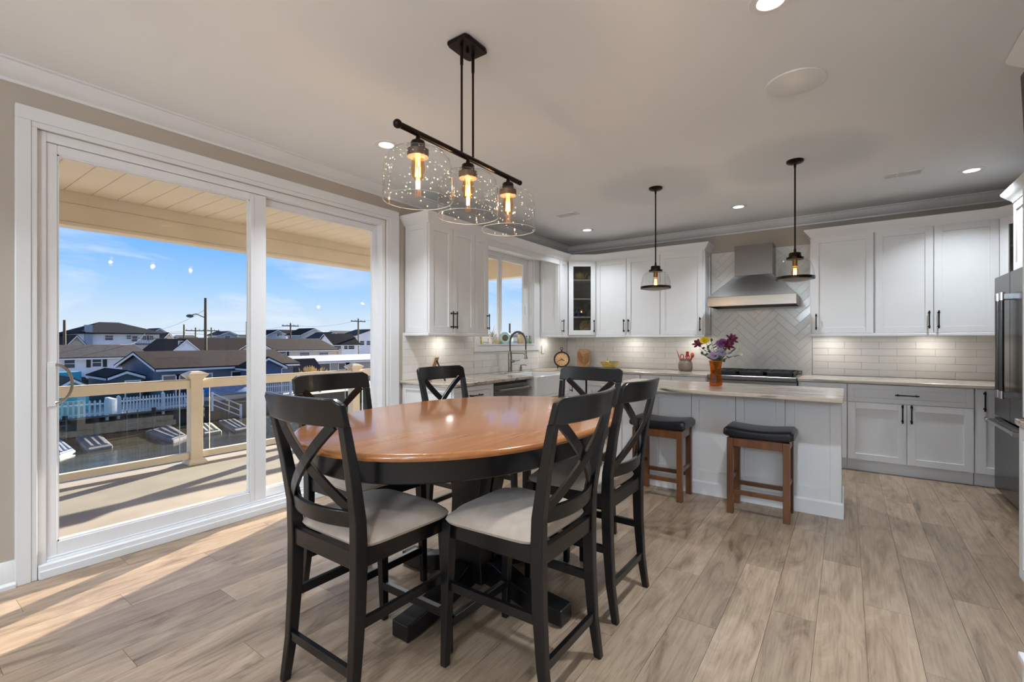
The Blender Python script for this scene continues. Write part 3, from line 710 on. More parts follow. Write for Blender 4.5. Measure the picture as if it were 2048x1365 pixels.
# tall hutch at the right edge of the picture
hx, hy1, hy0 = 4.283, 3.372, 2.56
cabinet('base_cabinet', 'white base cabinet with granite top at the right edge', (hx, hy1), -R90, hy1 - hy0, RX - hx - .004, 0, ZT0,
        [('door', .0, .406, .118, .865, (.37, .73)), ('door', .406, .812, .118, .865, (.44, .73))], toe=.0, end='l')
tag(bx((hx - .03, hy0 - .01, ZT0 + .001), (RX - .002, hy1 + .03, ZT1)).build('granite_worktop', G, bevel=.005, seg=3), 'streaked granite worktop of the hutch at the right edge', 'worktop')
cabinet('upper_cabinet', 'tall white upper hutch cabinet standing on granite at the right edge', (hx + .012, hy1), -R90, hy1 - hy0, RX - hx - .02, ZT1 + .002, 2.66,
        [('door', .0, .406, ZT1 + .01, 2.05, (.37, 1.5)), ('door', .406, .812, ZT1 + .01, 2.05, (.44, 1.5))], end='l')
KP3 = [(o_, z + .222) for o_, z in KP]
struct(molding([(hx + .012, hy0), (hx + .012, hy1 + .012), (RX - .002, hy1 + .012)], KP3).build('trim_14', WHITE(), smooth=True), 'white crown moulding at the top of the right hutch', 'cabinet crown')
pn = thing('mottled_plaque', 'dark mottled red-brown plaque mounted at the top of the right hutch', 'plaque', (hx - .008, 2.86, 2.1))
MB().hexa([(.008, -.28, 0), (.018, -.28, 0), (.018, .49, 0), (.008, .49, 0)], [(-.012, -.28, .5), (.0, -.28, .5), (.0, .49, .5), (-.012, .49, .5)]).build('board', mat('mottled_dark_red', (52, 22, 24), .4, c2=(20, 10, 12), vscale=40), pn, bevel=.003)
MB().box((.012, -.2, .1), (.0195, .3, .14)).build('mounting_strip', WHITE(), pn)
lb = thing('storage_box', 'low white lidded box on the floor at the lower right edge', 'box', (4.31, 2.20, 0))
MB().box((-.22, -.30, 0), (.22, .30, .115)).build('body', WHITE(), lb, bevel=.006)
MB().box((-.23, -.31, .112), (.23, .31, .14)).build('lid', WHITE(), lb, bevel=.006)

# ================================================================== ISLAND
isl = thing('kitchen_island', 'white panelled kitchen island behind the two bar stools', 'kitchen island', (1.785, 4.156, 0))
IW, ID = 1.748, .555
MB().box((0.012, .02, 0), (IW - .012, ID, ZT0)).build('carcass', WHITE(), isl)
for k in range(5):
    a = k * .348 + (.004 if k else .008)
    f = MB(); x0, x1 = a, min(a + .344, IW - .001)
    f.box((x0, 0, .112), (x0 + .06, .02, ZT0 - .001)); f.box((x1 - .06, 0, .112), (x1, .02, ZT0 - .001)); f.box((x0 + .06, 0, .112), (x1 - .06, .02, .2)); f.box((x0 + .06, 0, .79), (x1 - .06, .02, ZT0 - .001)); f.box((x0 + .06, .011, .2), (x1 - .06, .0199, .79))
    f.build('panel', WHITE(), isl, bevel=.0018)
e = MB()
for (a, b_) in (((IW - .012, .0, .112), (IW, .07, ZT0 - .001)), ((IW - .012, ID - .07, .112), (IW, ID, ZT0 - .001)), ((IW - .012, .07, .112), (IW, ID - .07, .2)), ((IW - .012, .07, .79), (IW, ID - .07, ZT0 - .001))): e.box(a, b_)
e.build('end_panel', WHITE(), isl, bevel=.0015)
MB().ribbon([[(IW, 0, 0), (IW + .014, -.014, 0), (IW + .014, -.014, .1), (IW, 0, .113)], [(0, 0, 0), (-.014, -.014, 0), (-.014, -.014, .1), (0, 0, .113)]]).build('base_moulding', TRIM(), isl)
MB().box((IW, 0, 0), (IW + .014, ID, .1)).build('base_moulding', TRIM(), isl, bevel=.003)
b = MB(); b.box((1.772, 3.86, ZT0 + .001), (3.548, 4.735, ZT1))
tag(b.build('granite_worktop', G, bevel=.006, seg=3), 'streaked granite worktop on the kitchen island', 'worktop')

# ================================================================== DINING TABLE
TX, TY = 2.0, 1.885
tb = thing('dining_table', 'oval counter-height dining table with honey wood top and black pedestal', 'table', (TX, TY, 0))
def oval(a, b_, n=96, p=2.15): return [(math.copysign(abs(math.cos(t)) ** (2 / p), math.cos(t)) * a, math.copysign(abs(math.sin(t)) ** (2 / p), math.sin(t)) * b_) for t in [2 * PI * k / n for k in range(n)]]
def oval_stack(levels, p=2.15):
    m = MB(); secs = []
    for a, b_, z in levels: secs.append([(x, y, z) for x, y in oval(a, b_, 96, p)])
    return m.ribbon(secs)
oval_stack([(.645, .905, .876), (.658, .918, .879), (.664, .924, .888), (.664, .924, .892), (.660, .920, .900), (.654, .914, .904), (.648, .908, .905)]).build('table_top', tabletop_mat(), tb, smooth=True)
BW = BLACKWOOD()
oval_stack([(.60, .86, .785), (.604, .864, .79), (.604, .864, .8755), (.60, .86, .8758)]).build('apron', BW, tb, smooth=True)
for s in (-1, 1):
    b = MB(); y0, y1 = (.008, .105) if s > 0 else (-.105, -.008)
    b.hexa([(-.11, y0, .09), (.11, y0, .09), (.11, y1, .09), (-.11, y1, .09)], [(-.085, y0, .5), (.085, y0, .5), (.085, y1 * .9, .5), (-.085, y1 * .9, .5)])
    b.hexa([(-.085, y0, .5), (.085, y0, .5), (.085, y1 * .9, .5), (-.085, y1 * .9, .5)], [(-.135, y0, .784), (.135, y0, .784), (.135, y1 * 1.25, .784), (-.135, y1 * 1.25, .784)])
    b.build('pedestal_half', BW, tb, bevel=.004, merge=True)
fp = [(.03, .075), (.03, .19), (.13, .185), (.25, .13), (.36, .095), (.47, .082), (.525, .078), (.525, .006), (.44, .006), (.33, .02), (.2, .055)]
for k in range(4):
    M = Matrix.Rotation(k * R90, 4, 'Z'); w2 = .05
    n = len(fp); vs_ = [(r, -w2, z) for r, z in fp] + [(r, w2, z) for r, z in fp]
    MB().add(vs_, [tuple(range(n)), tuple(range(2 * n - 1, n - 1, -1))] + [(i, i + n, (i + 1) % n + n, (i + 1) % n) for i in range(n)], M).build('foot', BW, tb, bevel=.005)
    MB().cyl((.48, 0, 0), (.48, 0, .008), .02, n=12, M=M).build('glide', mat('black_plastic', (20, 20, 21), .4), tb)

# ================================================================== DINING CHAIRS
def make_chair():
    t = thing('dining_chair', '', 'chair', group='x-back counter chairs around the oval table')
    K = BLACKWOOD()
    # rear posts: splayed foot, upright at the seat, leaning back above it
    path = [(-.240, 0, .197), (-.216, .16, .195), (-.202, .36, .194), (-.198, .54, .195), (-.203, .68, .198), (-.232, .85, .206), (-.268, 1.012, .214)]   # y, z, x
    for s in (-1, 1):
        secs = []
        for i, (y, z, x) in enumerate(path):
            wd = [.030, .033, .036, .038, .038, .036, .034][i]; dp = [.030, .038, .046, .05, .046, .038, .03][i]
            secs.append([(s * x - wd / 2, y - dp / 2, z), (s * x + wd / 2, y - dp / 2, z), (s * x + wd / 2, y + dp / 2, z), (s * x - wd / 2, y + dp / 2, z)])
        MB().ribbon(secs).build('leg', K, t, bevel=.004)
    for s in (-1, 1):
        MB().hexa([(s * .203 - .014, .222, 0), (s * .203 + .014, .222, 0), (s * .203 + .014, .25, 0), (s * .203 - .014, .25, 0)],
                  [(s * .2 - .022, .192, .572), (s * .2 + .022, .192, .572), (s * .2 + .022, .238, .572), (s * .2 - .022, .238, .572)]).build('leg', K, t, bevel=.003)
    def bowed(x0, x1, y, bow, z0, z1, th, lean=0.0, n=12, round_top=False):
        secs = []
        for i in range(n + 1):
            u = -1 + 2 * i / n; x = x0 + (x1 - x0) * i / n; yy = y - bow * (1 - u * u)
            zt = z1 - (.018 * max(0, (abs(u) - .86) / .14) ** 2 if round_top else 0)
            secs.append([(x, yy - th / 2, z0), (x, yy + th / 2, z0), (x, yy + th / 2 - lean, zt), (x, yy - th / 2 - lean, zt)])
        return MB().ribbon(secs)
    bowed(-.236, .236, -.268, .046, 1.010, 1.104, .024, .02, 16, True).build('top_rail', K, t, bevel=.005, smooth=True)
    bowed(-.182, .182, -.204, .036, .655, .712, .02, .006).build('lower_back_rail', K, t, bevel=.004, smooth=True)
    for s in (-1, 1):                     # the crossing slats of the x
        secs = []
        for i in range(9):
            u = i / 8; x = s * (.176 - .352 * u); z = 1.016 + (.708 - 1.016) * u
            yb = -.268 + .062 * u - .040 * (1 - (2 * u - 1) ** 2) * .8 - .012 * (s > 0)
            dx, dz = s * -.352, -.308; q = math.hypot(dx, dz); nx, nz = -dz / q, dx / q
            h = .019
            secs.append([(x - nx * h, yb - .007, z - nz * h), (x + nx * h, yb - .007, z + nz * h), (x + nx * h, yb + .007, z + nz * h), (x - nx * h, yb + .007, z - nz * h)])
        MB().ribbon(secs).build('cross_slat', K, t, bevel=.002)
    # seat frame
    MB().box((-.18, -.214, .512), (.18, -.19, .575)).build('seat_rail', K, t, bevel=.003)
    MB().box((-.18, .205, .512), (.18, .228, .575)).build('seat_rail', K, t, bevel=.003)
    for s in (-1, 1): MB().box((s * .19 - .011, -.178, .512), (s * .19 + .011, .195, .575)).build('seat_rail', K, t, bevel=.003)
    # puffed cushion, wider in front
    n, m_ = 18, 18; g = MB(); vs_, fs = [], []
    def pt(u, v, top):
        r_ = 4.0
        wv = .205 + .024 * (v + 1) / 2
        k = max(abs(u), abs(v)); 
        x = u * wv; y = .025 + v * .212
        # rounded corners in plan
        cu, cv = abs(u), abs(v); rr = (cu ** 8 + cv ** 8) ** (1 / 8)
        if rr > 1e-6: sc = k / rr; x *= sc; y = .025 + v * .212 * sc
        e = (1 - min(1, cu) ** 4) * (1 - min(1, cv) ** 4)
        if top: return (x, y, .598 + .042 * e ** .55)
        return (x * .985, (y - .025) * .985 + .025, .5755)
    for j in range(m_ + 1):
        for i in range(n + 1): vs_.append(pt(-1 + 2 * i / n, -1 + 2 * j / m_, True))
    for j in range(m_):
        for i in range(n):
            a = j * (n + 1) + i; fs.append((a, a + 1, a + n + 2, a + n + 1))
    rim = [i for i in range(n)] + [j * (n + 1) + n for j in range(m_)] + [m_ * (n + 1) + i for i in range(n, 0, -1)] + [j * (n + 1) for j in range(m_, 0, -1)]
    base = len(vs_)
    mid = []
    for q in rim: x, y, z = vs_[q]; mid.append((x * 1.02, (y - .025) * 1.02 + .025, .588))
    low = [(vs_[q][0] * .98, (vs_[q][1] - .025) * .98 + .025, .5755) for q in rim]
    vs_ += mid + low; R = len(rim)
    for i in range(R):
        j = (i + 1) % R
        fs.append((rim[j], rim[i], base + i, base + j)); fs.append((base + j, base + i, base + R + i, base + R + j))
    fs.append(tuple(base + R + i for i in range(R)))
    g.add(vs_, fs); g.build('seat_cushion', FABRIC(), t, smooth=True)
    # stretchers
    MB().box((-.18, -.228, .150), (.18, -.208, .183)).build('stretcher', K, t, bevel=.002)
    fs_ = MB().box((-.186, .212, .150), (.186, .236, .184)).build('stretcher', K, t, bevel=.002)
    MB().box((-.165, .214, .184), (.165, .233, .1865)).build('kick_plate', mat('brushed_aluminium', (196, 200, 206), .3, 1.0, vary=.05), fs_)
    for s in (-1, 1): MB().bar((s * .192, -.205, .322), (s * .196, .205, .322), .02, .034).build('stretcher', K, t, bevel=.002)
    for s in (-1, 1):
        for y in (-.24, .236): MB().cyl((s * .2, y, -.0), (s * .2, y, .004), .010, n=8).build('glide', mat('pale_felt', (120, 116, 110), .9), t)
    return t
chair0 = make_chair()
spots = [((2.02, 1.192), 0.0, 'x-back chair at the near end of the table, its back towards the patio door corner'),
         ((2.50, 1.566), R90, 'x-back chair nearest the camera on the kitchen side of the table'),
         ((2.465, 2.215), R90, 'x-back chair on the kitchen side of the table, closer to the bar stools'),
         ((2.10, 2.715), PI, 'x-back chair at the far end of the table facing the camera, before the white sink'),
         ((1.476, 1.575), -R90, 'x-back chair on the patio door side of the table, closer to the camera'),
         ((1.43, 2.50), -R90, 'x-back chair on the patio door side of the table, in front of the dishwasher cabinets')]
for i, (p_, r_, lb_) in enumerate(spots):
    if i == 0: chair0.location = (p_[0], p_[1], 0); chair0.rotation_euler = (0, 0, r_); chair0['label'] = lb_
    else: copy_tree(chair0, (p_[0], p_[1], 0), r_, lb_)

# ================================================================== BAR STOOLS
def make_stool():
    t = thing('bar_stool', '', 'bar stool', group='saddle bar stools at the island'); K = STOOLWOOD()
    for sx_ in (-1, 1):
        for sy in (-1, 1): MB().box((sx_ * .183 - .022, sy * .132 - .021, 0), (sx_ * .183 + .022, sy * .132 + .021, .566)).build('leg', K, t, bevel=.003)
    for sy in (-1, 1):
        MB().box((-.161, sy * .138 - .011, .505), (.161, sy * .138 + .011, .566)).build('apron', K, t, bevel=.002)
        MB().box((-.161, sy * .138 - .011, .150), (.161, sy * .138 + .011, .182)).build('stretcher', K, t, bevel=.002)
    for sx_ in (-1, 1):
        MB().box((sx_ * .188 - .011, -.111, .505), (sx_ * .188 + .011, .111, .566)).build('apron', K, t, bevel=.002)
        MB().box((sx_ * .188 - .01, -.111, .235), (sx_ * .188 + .01, .111, .265)).build('stretcher', K, t, bevel=.002)
    n = 24; secs = []
    for i in range(n + 1):                # saddle seat, dipping in the middle
        u = -1 + 2 * i / n; x = u * .229; e = max(0, 1 - abs(u) ** 10) ** .5
        zt = .636 + .022 * (u * u) ** 1.0 - .010 * (abs(u) > .93) * (abs(u) - .93) / .07
        ring = []
        for k in range(20):
            a = 2 * PI * k / 20; ca, sa = math.cos(a), math.sin(a)
            y = math.copysign(abs(ca) ** .35, ca) * .168 * (.93 + .07 * e); zz = math.copysign(abs(sa) ** .5, sa)
            zc, zh = (zt + .568) / 2, (zt - .568) / 2 * (.62 + .38 * e)
            ring.append((x, y, zc + zz * zh))
        secs.append(ring)
    MB().ribbon(secs).build('seat', LEATHER(), t, smooth=True)
    return t
st0 = make_stool(); st0.location = (3.035, 3.958, 0); st0['label'] = 'brown wooden bar stool with black leather saddle seat, standing clear of the chairs'
copy_tree(st0, (2.295, 3.966, 0), 0, 'brown wooden bar stool with black leather saddle seat, partly hidden by a dining chair')

# ================================================================== LIGHTS
def lamp(name, kind, loc, energy, color, size=.1, rot_=None, parent=None):
    l = bpy.data.lights.new(name, kind); l.energy = energy; l.color = color
    if kind == 'AREA': l.shape = 'DISK'; l.size = size
    else: l.shadow_soft_size = size
    o = bpy.data.objects.new(name, l); COL.objects.link(o); o.location = loc
    if rot_: o.rotation_euler = rot_
    if parent is not None: o.parent = parent
    return o
LED = mat('downlight_diffuser', (255, 250, 240), .5, emit=((255, 250, 240), 6.0))
def downlight(x, y, label, watt=CAN_W):
    t = thing('recessed_light', label, 'downlight', (x, y, ZC), group='recessed ceiling downlights')
    MB().lathe([(.052, -.001), (.055, -.006), (.084, -.004), (.087, 0), (.052, 0)], 28).build('trim_ring', TRIM(), t, smooth=True)
    MB().lathe([(0, -.0025), (.0525, -.0025), (.0525, -.0005), (0, -.0005)], 28).build('diffuser', LED, t)
    lamp('downlight_lamp', 'AREA', (0, 0, -.012), watt, CAN_COL, .13, None, t).data.spread = CAN_SPREAD
for x, y, lb_ in ((.798, 2.28, 'recessed ceiling light behind the three-light chandelier'), (3.30, 2.265, 'recessed ceiling light at the top edge of the picture'),
                  (.808, 5.55, 'recessed ceiling light nearest the glass corner cabinet'), (2.615, 5.535, 'recessed ceiling light between the two pendants'),
                  (4.426, 5.50, 'recessed ceiling light in front of the refrigerator cabinet'),
                  (3.3, -.6, 'unseen recessed fill light added above the camera'), (.8, -.6, 'unseen recessed fill light added near the daylight opening'), (4.6, -.6, 'unseen recessed fill light added behind the hutch'),
                  (.8, -3.2, 'unseen recessed fill light added at the far back by the patio side'), (4.4, -3.2, 'unseen recessed fill light added at the far back by the wall')):  # the rows behind the camera are added, unseen lamps that brighten the room
    downlight(x, y, lb_, (9.0 if x < 1 else 13.0) if y > 5 else CAN_W)      # the kitchen row is dimmed

FILL_GLOW = mat('fill_globe_glow', (250, 248, 244), .4, emit=((222, 240, 255), 72.0))
def globe(x, y, label):  # glowing globe added out of view to brighten the room from behind
    t = thing('fill_globe', label, 'pendant light', (x, y, 0), group='unseen fill globes added behind the camera')
    MB().lathe([(0, ZC - .025), (.05, ZC - .02), (.06, ZC - .0005), (0, ZC - .0005)], 24).build('canopy', BRONZE(), t, smooth=True)
    MB().cyl((0, 0, 2.25), (0, 0, ZC - .02), .006, n=10).build('rod', BRONZE(), t, smooth=True)
    MB().lathe([(.05, 2.24), (.07, 2.235), (.05, 2.26), (0, 2.262)], 24).build('cap', BRONZE(), t, smooth=True)
    MB().ball((0, 0, 2.06), .18, 28, 18).build('shade', FILL_GLOW, t, smooth=True)
globe(2.9, -1.9, 'unseen glowing fill globe added behind the camera by the patio side')
globe(4.5, -2.9, 'unseen glowing fill globe added behind the camera by the wall side')
AMBER = mat('glowing_filament', (255, 180, 80), .5, emit=((255, 176, 84), 11.0))
BULBG = thin_glass('amber_bulb_glass', (255, 226, 180), .03, .5)
SEEDED = thin_glass('seeded_glass', (253, 254, 254), .04, .8, seeds=True)
PCLEAR = thin_glass('clear_shade_glass', (248, 250, 250), .035, .8)
def bulb(parent, c, L, r, watt):
    """edison bulb hanging down from c"""
    prof = [(.0, -L), (r * .4, -L + .004), (r * .75, -L + .016), (r, -L * .62), (r * .9, -L * .4), (r * .5, -L * .15), (.012, 0)]
    b = MB().lathe(prof[::-1], 18, c).build('bulb', BULBG, parent, smooth=True)
    f = MB()
    for k in range(6):
        a = k * PI / 3; x, y = c[0] + .009 * math.cos(a), c[1] + .009 * math.sin(a)
        f.cyl((x, y, c[2] - L * .2), (c[0] + .012 * math.cos(a + .5), c[1] + .012 * math.sin(a + .5), c[2] - L * .85), .0016, n=5)
    f.build('filament', AMBER, b)
    lamp('bulb_lamp', 'POINT', (c[0], c[1], c[2] - L * .55), watt, (1.0, .92, .82), .009, None, parent)

# chandelier over the table
ch = thing('chandelier', 'bronze bar chandelier with three seeded glass domes above the table', 'chandelier', (2.05, 1.745, 0))
BZ = BRONZE()
cn = MB()
cn.prism([(p[0] * .92, p[1]) for p in [(.062, -.085), (.072, -.06), (.072, .06), (.062, .085), (-.062, .085), (-.072, .06), (-.072, -.06), (-.062, -.085)]], ZC - .022, ZC - .0005)
cn.build('canopy', BZ, ch, bevel=.007, seg=3)
MB().cyl((0, 0, ZC - .04), (0, 0, ZC - .022), .008, n=10).build('canopy_screw', BZ, ch, smooth=True)
for s in (-1, 1):
    rd = MB().cyl((0, s * .042, 2.20), (0, s * .042, ZC - .09), .0055, n=10).cyl((0, s * .042, ZC - .115), (0, s * .042, ZC - .022), .0078, n=10); rd.build('rod', BZ, ch, smooth=True)
bar = MB().cyl((0, -.43, 2.19), (0, .45, 2.19), .0135, n=14); bar.ball((0, -.44, 2.19), .019); bar.ball((0, .452, 2.19), .0145); bar.build('bar', BZ, ch, smooth=True)
for k, dy in enumerate((-.326, .004, .338)):
    s = MB().lathe([(.008, 2.178), (.012, 2.16), (.028, 2.156), (.031, 2.15), (.031, 2.122), (.024, 2.118)][::-1], 20, (0, dy, 0)).build('socket', BZ, ch, smooth=True)
    MB().lathe([(.046, 2.088), (.047, 2.118), (.03, 2.122)], 22, (0, dy, 0)).build('shade_holder', mat('smoked_glass_collar', (120, 100, 84), .2, .6, vary=.2), s, smooth=True)
    prof = [(.045, 2.122), (.08, 2.118), (.115, 2.104), (.138, 2.075), (.147, 2.04), (.1485, 2.0), (.1485, 1.9)]
    g = MB(); n = 40; vs_ = []; fs = []
    for r0, z in prof:
        for j in range(n): vs_.append((r0 * math.cos(2 * PI * j / n), dy + r0 * math.sin(2 * PI * j / n), z))
    for i in range(len(prof) - 1):
        for j in range(n): a, b = i * n + j, i * n + (j + 1) % n; fs.append((a, b, b + n, a + n))
    g.add(vs_, fs); go = g.build('glass_dome', SEEDED, ch, smooth=True)
    rim = MB().tube([(.1485 * math.cos(a), dy + .1485 * math.sin(a), 1.9) for a in [2 * PI * q / 40 for q in range(41)]], .0016, 6, cap=False); rim.build('glass_rim', mat('glass_edge', (190, 196, 198), .1, .2), go, smooth=True)
    bulb(ch, (0, dy, 2.118), .135, .03, 4.5)

# two pendants over the island
def pendant(x, y, label):
    t = thing('pendant_light', label, 'pendant light', (x, y, 0), group='clear glass pendants above the island')
    MB().lathe([(0, ZC - .03), (.02, ZC - .03), (.055, ZC - .02), (.062, ZC - .012), (.062, ZC - .0005), (0, ZC - .0005)], 28).build('canopy', BZ, t, smooth=True)
    MB().cyl((0, 0, 2.0), (0, 0, ZC - .02), .0062, n=10).cyl((0, 0, ZC - .055), (0, 0, ZC - .02), .009, n=10).cyl((0, 0, 1.995), (0, 0, 2.03), .009, n=10).build('rod', BZ, t, smooth=True)
    MB().lathe([(0, 1.944), (.062, 1.944), (.062, 1.962), (.045, 1.966), (.043, 1.992), (.04, 1.998), (0, 1.998)], 28).build('cap', BZ, t, smooth=True)
    prof = [(.055, 1.944), (.085, 1.938), (.108, 1.92), (.122, 1.89), (.131, 1.85), (.136, 1.80)]
    n = 40; g = MB(); vs_, fs = [], []
    for r0, z in prof:
        for j in range(n): vs_.append((r0 * math.cos(2 * PI * j / n), r0 * math.sin(2 * PI * j / n), z))
    for i in range(len(prof) - 1):
        for j in range(n): a, b = i * n + j, i * n + (j + 1) % n; fs.append((a, b, b + n, a + n))
    g.add(vs_, fs); g.build('glass_shade', PCLEAR, t, smooth=True)
    MB().lathe([(.1335, 1.785), (.1385, 1.785), (.1385, 1.806), (.1335, 1.806), (.1335, 1.785)], 40).build('rim_band', BZ, t, smooth=True)
    MB().lathe([(.0, 1.766), (.05, 1.768), (.1, 1.776), (.133, 1.788)], 40).build('lower_lens', thin_glass('frosted_lens', (250, 248, 244), .05, .6, diffuse=.35), t, smooth=True)
    MB().lathe([(0, 1.89), (.017, 1.89), (.019, 1.9), (.019, 1.944), (0, 1.944)], 16).build('socket', mat('aged_brass', (150, 104, 52), .35, .9, vary=.15), t, smooth=True)
    bulb(t, (0, 0, 1.892), .085, .027, 4.5)
pendant(2.093, 4.40, 'clear glass pendant nearer the corner, in front of the white upper cabinets')
pendant(3.226, 4.387, 'clear glass pendant overlapping the range hood')

# under-cabinet puck lights
for x, y, lb_ in ((.16, 3.62, 'puck light under the cabinet beside the patio door'), (.16, 5.78, 'puck light under the cabinet right of the sink window'), (1.1, 6.28, 'puck light under the cabinet above the yellow bowl'), (1.95, 6.28, 'puck light under the cabinet left of the hood'),
                  (3.42, 6.28, 'puck light under the cabinet right of the hood'), (4.25, 6.28, 'puck light under the wide cabinet near the refrigerator')):
    t = thing('puck_light', lb_, 'puck light', (x, y, UZ0 - .0005), group='puck lights under the upper cabinets')
    MB().lathe([(0, -.012), (.026, -.012), (.034, -.008), (.034, 0), (0, 0)], 20).build('housing', TRIM(), t, smooth=True)
    MB().lathe([(0, -.0135), (.024, -.0135), (.024, -.012), (0, -.012)], 20).build('lens', LED, t)
    lamp('puck_lamp', 'AREA', (0, 0, -.02), .9, (1, .93, .84), .06, None, t)

# ceiling speaker and air vents
spk = thing('ceiling_speaker', 'round white ceiling speaker grille', 'speaker', (3.329, 3.06, ZC))
MB().lathe([(0, -.008), (.125, -.008), (.138, -.006), (.142, -.0005), (0, -.0005)], 48).build('grille', mat('speaker_mesh', (214, 214, 215), .8, vary=.04, vscale=300, bump=.3, bscale=900), spk, smooth=True)
MB().lathe([(.138, -.0095), (.147, -.007), (.149, -.0003), (.138, -.0003)], 48).build('rim', TRIM(), spk, smooth=True)
def vent(x, y, lx, ly, label, rz=0.0):
    t = thing('ceiling_vent', label, 'air vent', (x, y, ZC), rz)
    f = MB(); fr_ = .022
    for a, b in (((-lx, -ly, -.01), (lx, -ly + fr_, -.0005)), ((-lx, ly - fr_, -.01), (lx, ly, -.0005)), ((-lx, -ly + fr_, -.01), (-lx + fr_, ly - fr_, -.0005)), ((lx - fr_, -ly + fr_, -.01), (lx, ly - fr_, -.0005))): f.box(a, b)
    f.box((-.04, -ly + fr_, -.008), (-.03, ly - fr_, -.0005)); f.box((.03, -ly + fr_, -.008), (.04, ly - fr_, -.0005))
    f.build('frame', TRIM(), t, bevel=.002)
    MB().box((-lx + .01, -ly + .01, -.002), (lx - .01, ly - .01, -.0004)).build('duct_shade', mat('vent_shadow', (26, 26, 28), .9, vary=.1), t)  # thin dark sheet, its colour stands in for the shade behind the slats
    k = 0; nsl = 5
    for k in range(nsl):
        yy = -ly + fr_ + (k + .5) * (2 * ly - 2 * fr_) / nsl
        MB().bar((-lx + fr_, yy, -.006), (lx - fr_, yy, -.006), .008, .0015, up=(0, .95, .3)).build('slat', TRIM(), t)
vent(.955, 4.73, .13, .075, 'white ceiling vent near the sink window', .0)
vent(3.958, 5.262, .14, .075, 'white ceiling vent near the refrigerator', .0)

# ================================================================== PORCH
TANV = lambda: mat('tan_vinyl', (220, 207, 186), .45, vary=.03, vscale=3)
DECK = mat('tan_deck_coating', (152, 142, 129), .62, vary=.07, vscale=3.5, bump=.05, bscale=160)
struct(bx((-2.66, -5.5, -.30), (-.161, 6.75, -.10)).build('porch_floor', DECK), 'tan coated porch deck outside the patio door', 'deck')
PZ = 2.72
soff = struct(bx((-2.6, -5.5, PZ + .02), (-.161, 6.75, PZ + .16)).build('porch_ceiling', TANV()), 'beige soffit panels of the porch ceiling', 'porch ceiling')
me = MB().ribbon([[(-2.455, .002, PZ + .018), (-2.455, .002, PZ + .004), (-2.455, .010, PZ), (-2.455, .190, PZ), (-2.455, .198, PZ + .004), (-2.455, .198, PZ + .018)], [(-.162, .002, PZ + .018), (-.162, .002, PZ + .004), (-.162, .010, PZ), (-.162, .190, PZ), (-.162, .198, PZ + .004), (-.162, .198, PZ + .018)]]).mesh('soffit_panel'); me.materials.append(TANV())
for k in range(36):
    o = put('soffit_panel', me, soff); o.location = (0, -.65 + k * .2, 0)
beam = struct(bx((-2.62, -5.5, 2.39), (-2.458, 6.75, PZ + .018)).build('porch_beam', TANV(), bevel=.004), 'beige porch beam above the railing', 'porch beam')
MB().box((-2.458, -5.4, 2.395), (-2.45, 6.56, 2.425)).build('trim_strip', TANV(), beam, bevel=.002)
MB().box((-2.458, -5.4, 2.585), (-2.448, 6.56, 2.60)).build('trim_strip', TANV(), beam, bevel=.002)
struct(bx((-2.456, 6.56, 2.39), (-.161, 6.75, PZ + .018)).build('porch_beam', TANV(), bevel=.004), 'beige porch beam across the end of the porch, seen through the sink window', 'porch beam')
rail = thing('porch_railing', 'beige porch railing with square capped posts and glass panels', 'railing', (-2.487, 0, -.10))
py = [-4.10, -1.985, .135, 2.255, 4.375, 6.49]
pw_ = .062
for y in py:
    p = MB().box((-pw_, y - pw_, 0), (pw_, y + pw_, .975)).build('post', TANV(), rail, bevel=.006)
    MB().add([(sx_ * a, y + sy * a, z) for a, z in ((.066, .955), (.072, .968), (.098, .995), (.104, 1.008), (.098, 1.016), (.07, 1.034), (.045, 1.046)) for sx_, sy in ((-1, -1), (1, -1), (1, 1), (-1, 1))],
             [(3, 2, 1, 0), (24, 25, 26, 27)] + [(4 * i + j, 4 * i + (j + 1) % 4, 4 * i + 4 + (j + 1) % 4, 4 * i + 4 + j) for i in range(6) for j in range(4)]).build('post_cap', TANV(), p, bevel=.003)
    MB().add([(sx_ * a, y + sy * a, z) for a, z in ((.094, 0), (.094, .02), (.07, .055), (.063, .06)) for sx_, sy in ((-1, -1), (1, -1), (1, 1), (-1, 1))],
             [(3, 2, 1, 0), (12, 13, 14, 15)] + [(4 * i + j, 4 * i + (j + 1) % 4, 4 * i + 4 + (j + 1) % 4, 4 * i + 4 + j) for i in range(3) for j in range(4)]).build('post_skirt', TANV(), p)
RG = thin_glass('railing_glass', (250, 253, 251), .02, .4)
for a, b in zip(py[:-1], py[1:]):
    y0, y1 = a + pw_, b - pw_
    MB().box((-.043, y0, .853), (.043, y1, .95)).box((-.03, y0, .95), (.03, y1, .96)).build('top_rail', TANV(), rail, bevel=.006)
    MB().box((-.03, y0, .058), (.03, y1, .13)).build('bottom_rail', TANV(), rail, bevel=.005)
    g = MB().box((-.004, y0 + .09, .131), (.004, y1 - .09, .852)).build('glass_panel', RG, rail)
    for yy in (y0 + .088, y1 - .09): MB().box((-.0045, yy, .131), (.0045, yy + .004, .852)).build('glass_edge', mat('bright_glass_edge', (225, 235, 230), .2), g)

